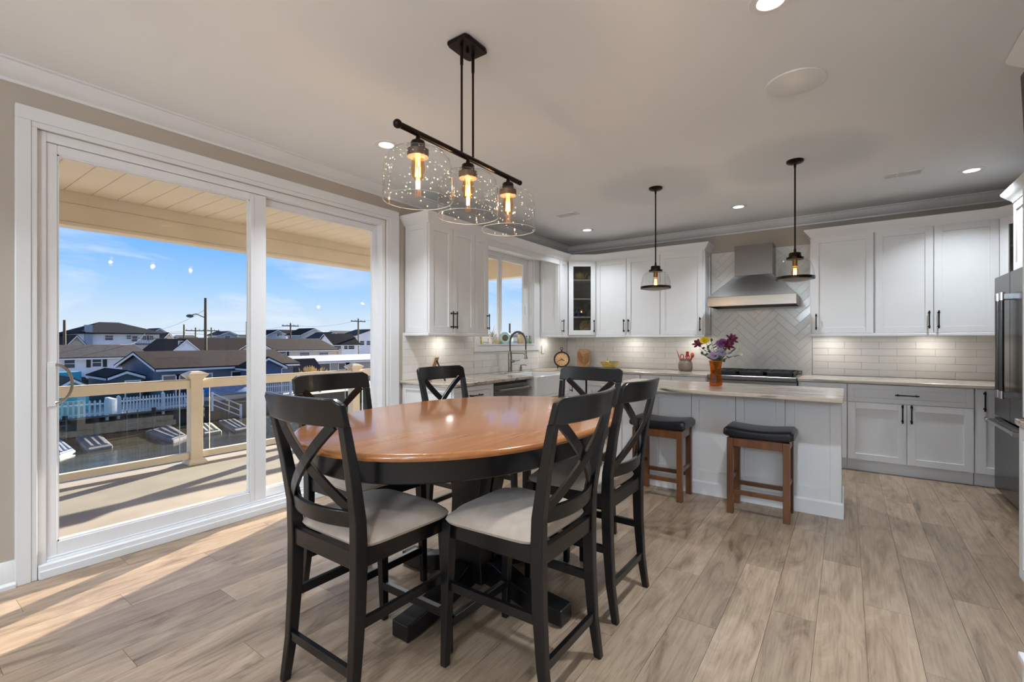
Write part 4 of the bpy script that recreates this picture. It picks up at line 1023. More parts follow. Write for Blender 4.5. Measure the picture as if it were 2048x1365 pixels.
# ================================================================== CANAL AND FAR BANK
ZG, ZW, XB = -3.3, -4.35, -33.5            # far ground, water, far bulkhead
GROUND = mat('sandy_ground', (176, 168, 158), .95, c2=(132, 126, 118), vscale=.25, contrast=(.4, .6))
struct(bx((-700, -260, ZG - 6), (XB - .25, 620, ZG)).build('ground_far', GROUND), 'sandy ground of the far bank', 'ground')
struct(bx((-12.5, -60, ZG - 6), (1.5, 90, ZG - .05)).build('ground_near', GROUND), 'ground below the porch', 'ground')
WATER = mat('canal_water', (54, 48, 38), .12, spec=.3, c2=(66, 60, 48), vscale=.3, stretch=(1, .35, 1), bump=.35, bscale=1.6, bdist=.05)
struct(bx((XB - 1, -260, ZG - 7), (-12, 620, ZW)).build('water', WATER), 'dark canal water', 'water')
BULK = mat('weathered_bulkhead', (74, 68, 60), .85, c2=(44, 42, 40), vscale=1.2, stretch=(1, 2.5, .25))
struct(bx((XB - .26, -60, ZW - 1), (XB, 120, ZG + .02)).build('wall_bulkhead', BULK), 'dark timber bulkhead along the far bank', 'bulkhead')

VN = lambda: mat('far_white_vinyl', (222, 222, 224), .6, vary=.04)
DARKPANE = mat('far_window_pane', (52, 62, 74), .1, spec=.7, vary=.2, vscale=1)
def yx(px, X): return ox(px, 683, X).y
def zx(px, py, X): return ox(px, py, X).z
def house(label, x0, x1, y0, y1, eave, ridge, axis, wc, rc, wins=(), over=.35, base=ZG, trim=None, rt=.10, name='house', siding=True):
    """gabled house; wins: (face, along, z0, z1, width, shutters)"""
    t = thing(name, label, 'house' if name == 'house' else 'shed', ((x0 + x1) / 2, (y0 + y1) / 2, base))
    hx_, hy_ = (x1 - x0) / 2, (y1 - y0) / 2; e, r = eave - base, ridge - base
    tm = trim or VN()
    if axis == 'y': vs_ = [(-hx_, -hy_, 0), (hx_, -hy_, 0), (hx_, hy_, 0), (-hx_, hy_, 0), (-hx_, -hy_, e), (hx_, -hy_, e), (hx_, hy_, e), (-hx_, hy_, e), (0, -hy_, r), (0, hy_, r)]; fs = [(0, 3, 2, 1), (0, 1, 5, 8, 4), (2, 3, 7, 9, 6), (1, 2, 6, 5), (3, 0, 4, 7), (4, 8, 9, 7), (5, 6, 9, 8)]
    else: vs_ = [(-hx_, -hy_, 0), (hx_, -hy_, 0), (hx_, hy_, 0), (-hx_, hy_, 0), (-hx_, -hy_, e), (hx_, -hy_, e), (hx_, hy_, e), (-hx_, hy_, e), (-hx_, 0, r), (hx_, 0, r)]; fs = [(0, 3, 2, 1), (0, 1, 5, 4), (1, 2, 6, 9, 5), (2, 3, 7, 6), (3, 0, 4, 8, 7), (4, 5, 9, 8), (6, 7, 8, 9)]
    MB().add(vs_, fs).build('wall', wc, t)
    run, length = (hx_, hy_) if axis == 'y' else (hy_, hx_)
    k = (r - e) / run; o_ = over
    for s in (-1, 1):                      # two roof slopes with eaves
        A = [(s * (run + o_), e - k * o_), (0, r), (0, r + rt), (s * (run + o_), e - k * o_ + rt)]
        f = (lambda u, v, z: (u, v, z)) if axis == 'y' else (lambda u, v, z: (v, u, z))
        sl_ = MB().ribbon([[f(u, -length - o_, z + .01) for u, z in A], [f(u, length + o_, z + .01) for u, z in A]]).build('roof_slope', rc, t)
        B = [(s * (run + o_), e - k * o_ - .14), (s * (run + o_), e - k * o_ + .02), (s * (run + o_ - .06), e - k * o_ + .02), (s * (run + o_ - .06), e - k * o_ - .14)]
        MB().ribbon([[f(u, -length - o_, z) for u, z in B], [f(u, length + o_, z) for u, z in B]]).build('gutter', tm, sl_)
        for q in (-1, 1):
            C_b = [(s * (run + o_), e - k * o_ - .16), (0, r - .16), (0, r + .02), (s * (run + o_), e - k * o_ + .02)]
            MB().ribbon([[f(u, q * (length + o_), z) for u, z in C_b], [f(u, q * (length + o_) - q * .05, z) for u, z in C_b]]).build('rake_board', tm, sl_)
    for (face, al, z0, z1, wd, sh) in wins:
        z0 -= base; z1 -= base
        if face == '+x': M = Matrix.Translation((hx_ + .01, al - (y0 + y1) / 2, 0)) @ Matrix.Rotation(R90, 4, 'Z')
        else: M = Matrix.Translation((al - (x0 + x1) / 2, -hy_ - .01, 0))
        fr_ = MB()
        for a, b in (((-wd / 2 - .09, -.05, z0 - .09), (-wd / 2, 0, z1 + .09)), ((wd / 2, -.05, z0 - .09), (wd / 2 + .09, 0, z1 + .09)), ((-wd / 2, -.05, z0 - .09), (wd / 2, 0, z0)), ((-wd / 2, -.05, z1), (wd / 2, 0, z1 + .09)), ((-wd / 2, -.045, (z0 + z1) / 2 - .03), (wd / 2, 0, (z0 + z1) / 2 + .03))): fr_.box(a, b, M)
        wo_ = fr_.build('window', tm, t)
        MB().box((-wd / 2, -.02, z0), (wd / 2, .0, z1), M).build('pane', DARKPANE, wo_)
        if sh:
            for s in (-1, 1): MB().box((s * (wd / 2 + .32) - .17, -.05, z0 - .08), (s * (wd / 2 + .32) + .17, 0, z1 + .08), M).build('shutter', mat('dark_shutter', (28, 30, 38), .6, vary=.1), wo_)
    return t
WW = mat('white_siding', (226, 228, 234), .75, vary=.05, vscale=.8)
BLUEW = mat('slate_blue_siding', (92, 106, 128), .75, vary=.08, vscale=.9)
NAVYW = mat('dusk_blue_siding', (78, 92, 128), .75, vary=.08)
GREYW = mat('grey_siding', (156, 166, 178), .75, vary=.06)
TANW = mat('taupe_siding', (172, 162, 152), .75, vary=.06)
CREAM = mat('cream_siding', (216, 204, 184), .75, vary=.05)
TEAL = mat('teal_paint', (74, 178, 190), .6, vary=.06)
TEALD = mat('seafoam_paint', (116, 160, 158), .65, vary=.08)
BROWNR = mat('brown_shingles', (54, 43, 38), .9, spec=.08, c2=(40, 32, 29), vscale=2.2, stretch=(1, 1, 4))
GREYR = mat('grey_shingles', (78, 74, 73), .9, spec=.08, c2=(62, 59, 59), vscale=2.2, stretch=(1, 1, 4))
DARKR = mat('charcoal_shingles', (31, 33, 40), .9, spec=.08, c2=(24, 25, 30), vscale=2.2, stretch=(1, 1, 4))
PALER = mat('pale_membrane_roof', (158, 158, 164), .7, vary=.05)

# --- first row behind the far dock
X = -38.0
ya, yb = yx(320, X), 23.5
z_e = zx(320, 737, X)
house('slate blue waterfront house with brown shingle roof, gable towards the teal shed', -46.5, X, ya, yb, z_e, .36, 'y', BLUEW, BROWNR,
      [('+x', yx(342, X), -2.9, -1.35, 1.0, 0), ('+x', yx(368, X), -2.9, -1.35, 1.0, 0), ('+x', yx(410, X), -2.9, -1.35, .9, 0), ('+x', yx(474, X), -2.9, -1.3, .8, 0)], over=.45)
house('small dark green lean-to beside the slate blue house', -44.5, -39.6, ya - 2.6, ya - .55, -1.35, -.95, 'x', mat('dark_teal_siding', (62, 84, 92), .8, vary=.1), DARKR, [('+x', ya - 1.2, -2.9, -1.7, .8, 0)], over=.15, name='garden_shed')
X = -35.6
house('dusk blue gabled wing just right of the door mullion', -37.2, X, yx(500, X), yx(566, X), zx(573, 733, X) + .05, zx(533, 717, X), 'x', NAVYW, BROWNR, over=.3)
ds = MB().tube([(0, 0, 2.55), (0, .0, 2.45), (-.12, -.25, 2.2), (-.12, -.25, .1)], .05, 6).build('downspout', VN()); ds.location = (X + .1, yx(568, X) + .05, ZG); tag(ds, 'white downspout at the corner of the dusk blue wing', 'downspout')
X = -38.5
house('grey garden shed with dark roof behind the tan grass clump', -41.5, X, yx(592, X), yx(641, X), zx(600, 738, X) - .35, zx(600, 722, X), 'y', TANW, DARKR, over=.3, name='garden_shed')
X = -43.0
yt0, yt1 = yx(556, X), yx(790, X)
house('long taupe house with a nearly flat pale roof', -54, X, yt0 + 3.2, yt1, zx(690, 723, X), zx(690, 723, X) + .45, 'y', TANW, PALER,
      [('+x', yx(645, X), -2.9, -1.2, 1.7, 0), ('+x', yx(688, X), -2.6, -1.25, 1.4, 0), ('+x', yx(700, X), -2.6, -1.25, 1.2, 0)], over=.35)
# --- teal shed and teal box at the left edge
X = -37.4
house('turquoise garden shed with white trim at the left edge', -41.0, X, yx(110, X), yx(178, X), zx(180, 774, X), zx(149, 759, X), 'x', TEAL, GREYR, over=.25, name='garden_shed')
X = -43.5
tag(MB().box((-.8, yx(90, X) - 0, ZG), (0, yx(163, X), zx(120, 746, X))).build('turquoise_outbuilding', TEAL), 'turquoise outbuilding wall behind the turquoise shed', 'outbuilding').location.x = X
# --- second row
X = -62.0
house('long white house with black shutters and grey roof', -72, X, 6.0, yx(291, X), zx(291, 713, X), zx(250, 697, X) + .25, 'y', WW, GREYR,
      [('+x', yx(193.5, X), zx(193, 734, X), zx(193, 718, X), .72, 1), ('+x', yx(139, X), zx(140, 737, X), zx(140, 720, X), .8, 0)], over=.4)
hb = MB()
for k in range(26): hb.ball((rnd.uniform(-.4, .4), k * .36, .35 + rnd.uniform(-.1, .15)), .42 + rnd.uniform(-.1, .1), 7, 5)
o = hb.build('flower_bed', mat('dark_shrub', (48, 56, 46), .95, c2=(30, 36, 30), vscale=3), smooth=True); o.location = (-60.6, yx(166, -60.6), ZG); tag(o, 'dark low shrubs below the shuttered white house', 'shrubs', kind='stuff')
X = -85.0
t2 = house('two-storey white house with dark hip roof and chimney', -97, X, yx(168, X), yx(319, X), zx(240, 667, X), zx(230, 667, X) + .02, 'y', WW, DARKR,
      [('+x', yx(218, X), zx(218, 681, X), zx(218, 672, X), .9, 0), ('+x', yx(258, X), zx(258, 679, X), zx(258, 672, X), .6, 0), ('+x', yx(269, X), zx(269, 684, X), zx(269, 673, X), .7, 0), ('+x', yx(291, X), zx(291, 681, X), zx(291, 673, X), .8, 0), ('+x', yx(300.5, X), zx(300, 681, X), zx(300, 673, X), .8, 0)], over=.0)
cx_, cy_ = -91.0, (yx(168, X) + yx(319, X)) / 2; hy_ = (yx(319, X) - yx(168, X)) / 2 + .7; ez = zx(240, 667, X) - ZG
MB().add([(-6.7, -hy_, ez), (6.7, -hy_, ez), (6.7, hy_, ez), (-6.7, hy_, ez), (0, -hy_ * .28, ez + 1.75), (0, hy_ * .18, ez + 1.75), (-6.7, -hy_, ez - .15), (6.7, -hy_, ez - .15), (6.7, hy_, ez - .15), (-6.7, hy_, ez - .15)],
         [(0, 1, 4), (1, 2, 5, 4), (2, 3, 5), (3, 0, 4, 5), (9, 8, 7, 6), (6, 7, 1, 0), (7, 8, 2, 1), (8, 9, 3, 2), (9, 6, 0, 3)]).build('hip_roof', DARKR, t2)
MB().box((5.95, -hy_ + .75, 0), (6.55, -hy_ + 1.5, ez + .95)).box((5.9, -hy_ + .7, ez + .95), (6.6, -hy_ + 1.55, ez + 1.1)).build('chimney', GREYW, t2)
zb_ = zx(285, 688, X) - ZG
bal = MB().box((6.0, 1.4, zb_ - .15), (7.3, 6.6 if hy_ > 6.6 else hy_ - .1, zb_)).build('balcony', mat('far_dark_rail', (74, 72, 76), .7, vary=.1), t2)
MB().box((7.22, 1.4, zb_ + .75), (7.3, min(6.6, hy_ - .1), zb_ + .85)).build('balcony_rail', mat('far_dark_rail', (74, 72, 76), .7), bal)
for k in range(12): MB().box((7.24, 1.45 + k * (min(6.6, hy_ - .1) - 1.5) / 11, zb_), (7.28, 1.5 + k * (min(6.6, hy_ - .1) - 1.5) / 11, zb_ + .76)).build('baluster', mat('far_pale_rail', (168, 166, 168), .7), bal)
X = -66.0
house('white gabled house with a small attic vent and long brown roof', -76, X, yx(341, X), yx(402, X), zx(402, 704, X), zx(362, 680, X), 'x', WW, BROWNR, [('+x', yx(362, X), zx(362, 690, X), zx(362, 684, X), .45, 0)], over=.3)
house('long brown-roofed house behind the slate blue house', -86, -77.2, yx(385, -77), yx(556, -77), zx(440, 703, -77), zx(440, 678, -82), 'y', CREAM, BROWNR, over=.3)
house('brown-roofed cream house with twin gables right of the mullion', -75.5, X + 1, yx(545, X), yx(664, X), zx(600, 700, X), zx(600, 681, X) + .1, 'y', CREAM, BROWNR,
      [('+x', yx(556, X), zx(556, 713, X), zx(556, 704, X), 1.3, 1), ('+x', yx(602, X), zx(600, 712, X), zx(600, 706, X), 1.6, 0), ('+x', yx(640, X), zx(640, 712, X), zx(640, 706, X), 1.6, 0)], over=.4)
tag(bx((-66.4, yx(665, -64.5) + 1.3, ZG), (-64.8, yx(672, -64.5) + 1.3, zx(668, 699, -64.5))).build('brick_chimney', CREAM), 'square cream chimney stack at the end of the brown-roofed cream house', 'chimney')
# --- farther houses, each on its own
def far(label, px0, px1, pe, pr, X, wc, rc, axis, wins=(), depth=6):
    ws = [('+x', yx(p, X), zx(p, pb, X), zx(p, pt, X), wd, 0) for p, pb, pt, wd in wins]
    house(label, X - depth, X, yx(px0, X), yx(px1, X), zx((px0 + px1) / 2, pe, X), zx((px0 + px1) / 2, pr, X), axis, wc, rc, ws, over=.5)
far('dark brown roofed cottage at the far left edge', 92, 130, 683, 671, -92, TANW, BROWNR, 'y')
far('cream gabled cottage left of the two-storey white house', 135, 168, 688, 672, -78, CREAM, BROWNR, 'x')
far('pale grey gabled house right of the two-storey white house', 300, 336, 668, 658, -120, GREYW, GREYR, 'x')
far('brown gabled house behind the attic-vent house', 320, 352, 684, 667, -100, TANW, BROWNR, 'x')
far('low distant house with grey roof between the utility poles', 366, 392, 677, 672, -130, GREYW, GREYR, 'y')
far('pale grey two-storey house left of the door mullion', 438, 474, 671, 664, -116, GREYW, GREYR, 'x', [(455, 677, 673, 1.2)])
far('long low distant roof beside the door mullion', 474, 528, 677, 671, -125, TANW, GREYR, 'y')
far('blue grey two-storey gabled house with dark roof', 535, 572, 670, 661, -112, GREYW, DARKR, 'x', [(559, 673, 668, 1.4)])
far('white house with blue-black roof behind a utility pole', 566, 600, 672, 661, -120, WW, DARKR, 'y', [(580, 676, 671, 1.0)])
far('grey gabled house with brown side roof', 602, 650, 670, 658, -104, GREYW, BROWNR, 'x', [(636, 674, 670, .9)])
far('cream house with dark gable and porch posts', 646, 680, 676, 666, -96, CREAM, GREYR, 'x', [(660, 684, 676, 1.0)])
far('distant grey-roofed house above the white gabled house', 676, 716, 668, 663, -130, GREYW, GREYR, 'y')
far('white gabled house with navy roof and wide windows', 668, 716, 688, 669, -84, WW, DARKR, 'y', [(675, 699, 692, 1.6), (692, 699, 692, 1.0), (702, 699, 692, 1.6)])
far('white two-storey house with striped gable at the right pane edge', 712, 775, 672, 660, -92, WW, GREYR, 'x', [(724, 691, 683, 1.2), (738, 691, 683, 1.4)])
far('teal cottage in front of the cream house', 638, 650, 688, 683, -91.6, mat('deep_teal', (60, 96, 116), .7), DARKR, 'y')
far('dark low house seen through the sink window', 975, 1035, 672, 667, -60, mat('olive_siding', (98, 92, 76), .8, vary=.1), GREYR, 'y')
far('brown roofed house seen through the sink window', 1000, 1052, 676, 669, -52, TANW, BROWNR, 'x')

# --- utility poles and wires
POLE = mat('weathered_pole', (104, 92, 74), .9, c2=(74, 66, 54), vscale=2, stretch=(6, 6, .5))
def pole(px, ptop, X, r, label, arm=0, lampy=0, tilt=0.0):
    b = ox(px, 683, X); top = zx(px, ptop, X) - ZG
    t = thing('utility_pole', label, 'utility pole', (X, b.y, ZG))
    MB().tube([(0, 0, 0), (0, tilt, top)], [r, r * .75], 10).build('shaft', POLE, t, smooth=True)
    if arm:
        a = MB().box((-.09, -arm, top - .75), (.09, arm, top - .55)).build('crossarm', POLE, t)
        for k in (-.9, -.4, .4, .9): MB().cyl((0, arm * k, top - .55), (0, arm * k, top - .3), .07, n=8).build('insulator', GREYW, a)
    if lampy:
        MB().tube([(0, -.1, lampy - ZG), (0, -.9, lampy - ZG + .35), (0, -1.3, lampy - ZG + .2)], .05, 6).build('lamp_arm', POLE, t)
        MB().ball((0, -1.45, lampy - ZG + .1), .3, 8, 6, (1, 1.2, .6)).build('street_lamp_head', mat('lamp_head', (70, 72, 74), .5), t, smooth=True)
    return t
pole(411, 597, -52, .17, 'tall thick utility pole with a street lamp in the left pane', 0, zx(411, 636, -52))
pole(129, 641, -74, .18, 'brown utility pole at the left edge of the door glass')
pole(368, 650, -110, .2, 'thin utility pole just left of the tall lamp pole')
pole(391, 656, -105, .17, 'short crossarm pole left of the tall lamp pole', 1.8)
pole(422.5, 656, -100, .16, 'short crossarm pole right of the tall lamp pole', 1.5)
pole(493, 644, -95, .16, 'thin utility pole beside the door mullion')
pole(581, 647, -96, .2, 'crossarm pole in front of the blue-black roof', 1.9)
pole(716.5, 638, -86, .2, 'crossarm pole in front of the navy-roofed white house', 1.9)
pole(744, 617, -66, .2, 'tall utility pole at the right edge of the door glass')
pole(1019.5, 648, -50, .22, 'utility pole seen through the sink window')
WIRE = mat('black_cable', (40, 42, 46), .6)
def wire(px0, py0, px1, py1, X0, X1, label, sag=.5, r=.022):
    a, b = ox(px0, py0, X0), ox(px1, py1, X1)
    pts = [a.lerp(b, k / 10) + Vector((0, 0, -sag * 4 * (k / 10) * (1 - k / 10))) for k in range(11)]
    tag(MB().tube(pts, r, 4).build('overhead_wire', WIRE), label, 'wire', group='overhead power lines')
wire(60, 664, 368, 664.5, -104, -104, 'upper overhead wire left of the tall lamp pole', .3)
wire(60, 668.3, 368, 667, -104, -104, 'lower thick overhead wire left of the tall lamp pole', .3, .04)
wire(391, 659, 581, 651, -104, -95, 'overhead wire behind the door mullion', .9)
wire(368, 667, 581, 664, -104, -95, 'thick overhead wire passing behind the tall lamp pole', .6, .035)
wire(581, 651, 716, 641, -95, -86, 'overhead wire between the two crossarm poles of the right pane', .8)
wire(716, 641, 800, 634, -86, -80, 'overhead wire leaving the right pane', .4)
wire(411, 620, 320, 660, -52, -86, 'service wire from the tall lamp pole to the two-storey house', .3, .015)
wire(240, 690, 290, 668, -60, -84, 'service wire crossing the white two-storey house', .6, .02)
wire(900, 668, 1100, 660, -60, -60, 'overhead wire seen through the sink window', .2)

# --- dock fence, posts and pickets
FW = mat('weathered_white_fence', (206, 208, 218), .7, vary=.08, vscale=3)
def fence(label, x, y0, y1, h, sp, pm_, zb=ZG, wd=.07, post_every=2.4):
    t = thing('picket_fence', label, 'fence', (x, y0, zb)); L = y1 - y0
    for z in (.18, h * .74): MB().box((-.03, 0, z), (.03, L, z + .09)).build('rail', pm_, t)
    n = max(1, round(L / post_every))
    for k in range(n + 1):
        p = MB().box((-.07, k * L / n - .07, -.25), (.07, k * L / n + .07, h + .06)).build('post', pm_, t)
        MB().hexa([(-.1, k * L / n - .1, h + .06), (.1, k * L / n - .1, h + .06), (.1, k * L / n + .1, h + .06), (-.1, k * L / n + .1, h + .06)], [(-.04, k * L / n - .04, h + .14), (.04, k * L / n - .04, h + .14), (.04, k * L / n + .04, h + .14), (-.04, k * L / n + .04, h + .14)]).build('post_cap', pm_, p)
    me = MB().hexa([(.03, -wd / 2, .08), (.05, -wd / 2, .08), (.05, wd / 2, .08), (.03, wd / 2, .08)], [(.03, -wd / 2, h - .02), (.05, -wd / 2, h - .02), (.05, wd / 2, h - .02), (.03, wd / 2, h - .02)]).hexa([(.03, -wd / 2, h - .02), (.05, -wd / 2, h - .02), (.05, wd / 2, h - .02), (.03, wd / 2, h - .02)], [(.03, -.01, h + .03), (.05, -.01, h + .03), (.05, .01, h + .03), (.03, .01, h + .03)]).mesh('picket'); me.materials.append(pm_)
    k = 0; y = sp * .6
    while y < L - .05:
        o = put('picket', me, t); o.location = (0, y, 0); y += sp
    return t
X = XB + .3
fence('white picket fence along the dock behind the glass railing', X, yx(237, X), yx(405, X), 1.05, .165, FW)
fence('turquoise-backed white picket fence at the left end of the dock', X, yx(70, X), yx(214, X), 1.0, .24, mat('pale_turquoise_picket', (196, 218, 222), .7, vary=.05), wd=.1)
tag(bx((X - 1.2, yx(60, X), ZG - .1), (X - 1.1, yx(180, X), ZG + .95)).build('turquoise_screen', TEALD), 'turquoise board screen behind the left picket fence', 'screen')
tag(bx((X - 1.7, yx(226, X), ZG + .02), (X - .15, yx(236, X), ZG + 1.0)).build('dock_box_panel', VN(), bevel=.02), 'white side panel at the corner of the dock fence', 'panel')
Xb = -39.5
fence('white picket fence behind the blue boat, left of the door mullion', -36.8, yx(418, -36.8), yx(482, -36.8), .95, .18, FW, ZG + .25)
fence('white picket fence behind the dining chair in the right pane', -34.9, yx(515, -34.9), yx(640, -34.9), .95, .18, FW, ZG + .1)
fence('low weathered picket fence near the right pane bottom', -24.0, yx(535, -24), yx(600, -24), .7, .2, mat('grey_picket', (150, 146, 134), .8, vary=.1), ZW + .35)
# deck slab of the far dock and its pilings
DOCK = mat('weathered_dock', (120, 112, 102), .9, c2=(84, 78, 72), vscale=1.5, stretch=(4, .5, 1))
tag(bx((XB + .01, yx(60, XB), ZG - .02), (XB + .55, yx(420, XB), ZG + .06)).build('dock_walkway', DOCK), 'weathered dock walkway under the picket fences', 'dock')
PLB = ['under the turquoise fence at the left edge', 'between the turquoise and white fences', 'under the white corner panel', 'below the middle of the white picket fence', 'just left of the railing post', 'at the head of the stair railing', 'below the blue boat', 'behind the door mullion']
for k, px in enumerate((128, 190, 243, 305, 352, 402, 452, 520)):
    b = ox(px, 683, XB + .5)
    tag(MB().cyl((0, 0, ZW - 1.2), (0, 0, ZG + (.3 if k % 3 == 0 else -.05)), .13, .12, 10).build('dock_piling', BULK, smooth=True), 'dark dock piling ' + PLB[k], 'piling', group='pilings along the far bank').location = (XB + .72, b.y, 0)
# stair rail to the floating docks
sr = thing('stair_railing', 'white sloping stair railing right of the picket fence', 'railing', (XB + 1.0, yx(412, XB), ZG))
for y, z in ((0, 0), (1.9, -1.05)): MB().box((-.06, y - .06, z - .3), (.06, y + .06, z + 1.0)).build('post', FW, sr)
for h_ in (.95, .55, .15): MB().bar((0, 0, h_), (0, 1.9, h_ - 1.05), .06, .07).build('rail', FW, sr)
def ladder(px, label):
    y = yx(px, XB + .8); t = thing('dock_ladder', label, 'ladder', (XB + .95, y, ZW))
    for s in (-1, 1): MB().box((-.02, s * .27 - .02, -.6), (.02, s * .27 + .02, 1.35)).build('side_rail', mat('ladder_metal', (104, 110, 108), .5, .5), t)
    for k in range(6): MB().cyl((0, -.27, -.3 + k * .28), (0, .27, -.3 + k * .28), .018, n=6).build('rung', mat('ladder_metal', (104, 110, 108), .5, .5), t)
ladder(263, 'metal dock ladder below the picket fence'); ladder(118, 'metal dock ladder at the left edge below the turquoise fence')

# --- floating docks (jet-ski ramps) and boat
FLOAT = mat('pale_float_plastic', (120, 116, 116), .8, spec=.1, c2=(92, 89, 89), vscale=1.2, contrast=(.3, .6))
def floatdock(pxs, pys, label, c=None):
    """outline from the photo corners on the water plane"""
    z = ZW + .17; P = [oz(a, b, z) for a, b in zip(pxs, pys)]; cen = sum(P, Vector()) / len(P)
    t = thing('floating_dock', label, 'floating dock', (cen.x, cen.y, ZW))
    Q = [(p.x - cen.x, p.y - cen.y) for p in P]
    MB().prism(Q, -.25, .17).build('hull', c or FLOAT, t, bevel=.06)
    MB().prism([(a * .82, b * .82) for a, b in Q], .169, .20).build('deck_plate', c or FLOAT, t, bevel=.03)
    for k in (-.35, 0, .35):
        a = (Vector(Q[0]).lerp(Vector(Q[1]), .5 + k)) * .8; b = (Vector(Q[3]).lerp(Vector(Q[2]), .5 + k)) * .8
        MB().bar((a.x, a.y, .225), (b.x, b.y, .225), .12, .06).build('runner', c or FLOAT, t, bevel=.02)
floatdock((100, 122, 151, 118), (883, 881, 901, 912), 'small white floating dock at the left edge of the canal', mat('white_float', (150, 152, 164), .6, vary=.06))
floatdock((150, 204, 226, 176), (875, 871, 891, 900), 'grey floating dock beside the small white float')
floatdock((290, 340, 376, 346), (863, 850, 872, 882), 'pale floating dock left of the near railing post')
floatdock((390, 424, 444, 408), (850, 846, 862, 868), 'cream floating dock right of the near railing post', mat('cream_float', (166, 154, 132), .7, vary=.1))
floatdock((436, 470, 500, 470), (842, 838, 856, 862), 'ribbed grey floating dock nearest the door mullion')
bt = thing('covered_boat', 'boat under a bright blue tarp behind the railing glass', 'boat', (XB - 1.2, yx(447, XB - 1.2), ZG + .1))
n = 14; secs = []
for i in range(n + 1):
    u = -1 + 2 * i / n; wv = max(.05, (1 - abs(u) ** 3)) ; secs.append([(-.9 * wv, u * 2.6, .45), (-.95 * wv, u * 2.6, .62), (-.5 * wv, u * 2.6, .62 + .35 * wv), (0, u * 2.6, .62 + .5 * wv), (.5 * wv, u * 2.6, .62 + .35 * wv), (.95 * wv, u * 2.6, .62), (.9 * wv, u * 2.6, .45)])
MB().ribbon(secs).build('tarp', mat('blue_tarp', (44, 106, 150), .7, c2=(32, 80, 120), vscale=3, bump=.3, bscale=6, bdist=.05), bt, smooth=True)
MB().ribbon([[(-.85 * max(.05, 1 - abs(u) ** 3), u * 2.55, .5), (-.4 * max(.05, 1 - abs(u) ** 3), u * 2.5, .08), (.4 * max(.05, 1 - abs(u) ** 3), u * 2.5, .08), (.85 * max(.05, 1 - abs(u) ** 3), u * 2.55, .5)] for u in [-1 + 2 * i / 12 for i in range(13)]]).build('hull', mat('white_hull', (216, 216, 220), .4, vary=.05), bt, smooth=True)
for y in (-1.4, 1.4): MB().box((-.7, y - .1, -.1), (.7, y + .1, .14)).build('cradle', DOCK, bt)
# tan ornamental grass in front of the shed
gr = thing('ornamental_grass', 'clump of tan plumed ornamental grass above the porch rail', 'grass clump', (-36.4, yx(622, -36.4), ZG))
st_, pl_ = MB(), MB()
for k in range(150):
    a, r = rnd.uniform(0, 2 * PI), abs(rnd.gauss(0, .42)); bxx, byy = r * math.cos(a) * .8, r * math.sin(a) * 1.15
    hgt = rnd.uniform(1.45, 2.05) - r * .35; lx, ly = bxx * .5 + rnd.uniform(-.1, .1), byy * .55 + rnd.uniform(-.1, .1)
    top = Vector((bxx + lx, byy + ly, hgt))
    st_.tube([(bxx * .4, byy * .4, 0), (bxx * .8, byy * .8, hgt * .55), tuple(top)], [.012, .01, .006], 4)
    pl_.tube([tuple(top), tuple(top + Vector((lx * .1, ly * .1, .18))), tuple(top + Vector((lx * .3, ly * .3, .36)))], [.012, .045, .008], 5)
o = st_.build('stalks', mat('dry_stalks', (150, 128, 84), .9, vary=.2), gr); o['kind'] = 'stuff'
o = pl_.build('plumes', mat('tan_plumes', (220, 188, 128), .95, vary=.12), gr); o['kind'] = 'stuff'
# bare little tree seen through the sink window
tr = thing('bare_tree', 'bare branching tree seen through the sink window', 'tree', (-45, yx(984, -45), ZG))
MB().tube([(0, 0, 0), (.1, .05, 2.6), (.0, .1, 4.6), (.15, .1, 6.4)], [.16, .12, .07, .02], 7).build('trunk', POLE, tr, smooth=True)
for k in range(14):
    z = 3.0 + k * .22; a = k * 2.4; l = 1.5 - k * .06
    MB().tube([(0, .05, z), (l * .5 * math.cos(a), l * .5 * math.sin(a), z + .6), (l * math.cos(a), l * math.sin(a), z + 1.3)], [.045, .03, .01], 5).build('branch', POLE, tr)

# ================================================================== SMALL THINGS INDOORS
def lathe_thing(name, label, cat, loc, prof, m, part='body', n=28, group=None):
    t = thing(name, label, cat, loc, group=group); MB().lathe(prof, n).build(part, m, t, smooth=True); return t
def one(name, label, cat, mb, m, loc=(0, 0, 0), smooth=False, bevel=0.0, group=None):
    o = mb.build(name, m, None, bevel=bevel, smooth=smooth); o.location = loc; return tag(o, label, cat, group)

# --- faucet and soap dispenser
fx, fy = .11, 4.80
fa = thing('kitchen_faucet', 'brushed nickel spring-neck faucet behind the sink', 'faucet', (fx, fy, ZT1), .25)
NK = NICKEL()
MB().lathe([(0, 0), (.032, 0), (.032, .006), (.026, .010), (.0245, .22), (.019, .245), (.014, .262), (0, .262)], 22).build('body', NK, fa, smooth=True)
arc = [Vector((0, 0, .255))] + [Vector((0, 0, .255 + .115 * k / 4)) for k in range(1, 5)] + [Vector((.105 - .105 * math.cos(a), 0, .37 + .135 * math.sin(a))) for a in [PI * k / 16 for k in range(1, 17)]] + [Vector((.21, 0, .37 - k * .03)) for k in range(1, 4)]
MB().tube(arc, .0085, 10).build('hose', mat('black_rubber', (26, 26, 26), .5), fa, smooth=True)
cl = []; tot = 46; 
def along(t):
    k = t * (len(arc) - 1); i = min(int(k), len(arc) - 2); return arc[i].lerp(arc[i + 1], k - i), (arc[i + 1] - arc[i]).normalized()
for q in range(tot * 10 + 1):
    p, d = along(.12 + .82 * q / (tot * 10)); sdv = Vector((0, 1, 0)); u = d.cross(sdv).normalized(); a = q * 2 * PI / 10
    cl.append(p + (sdv * math.cos(a) + u * math.sin(a)) * .0125)
MB().tube(cl, .0021, 5).build('spring', NK, fa, smooth=True)
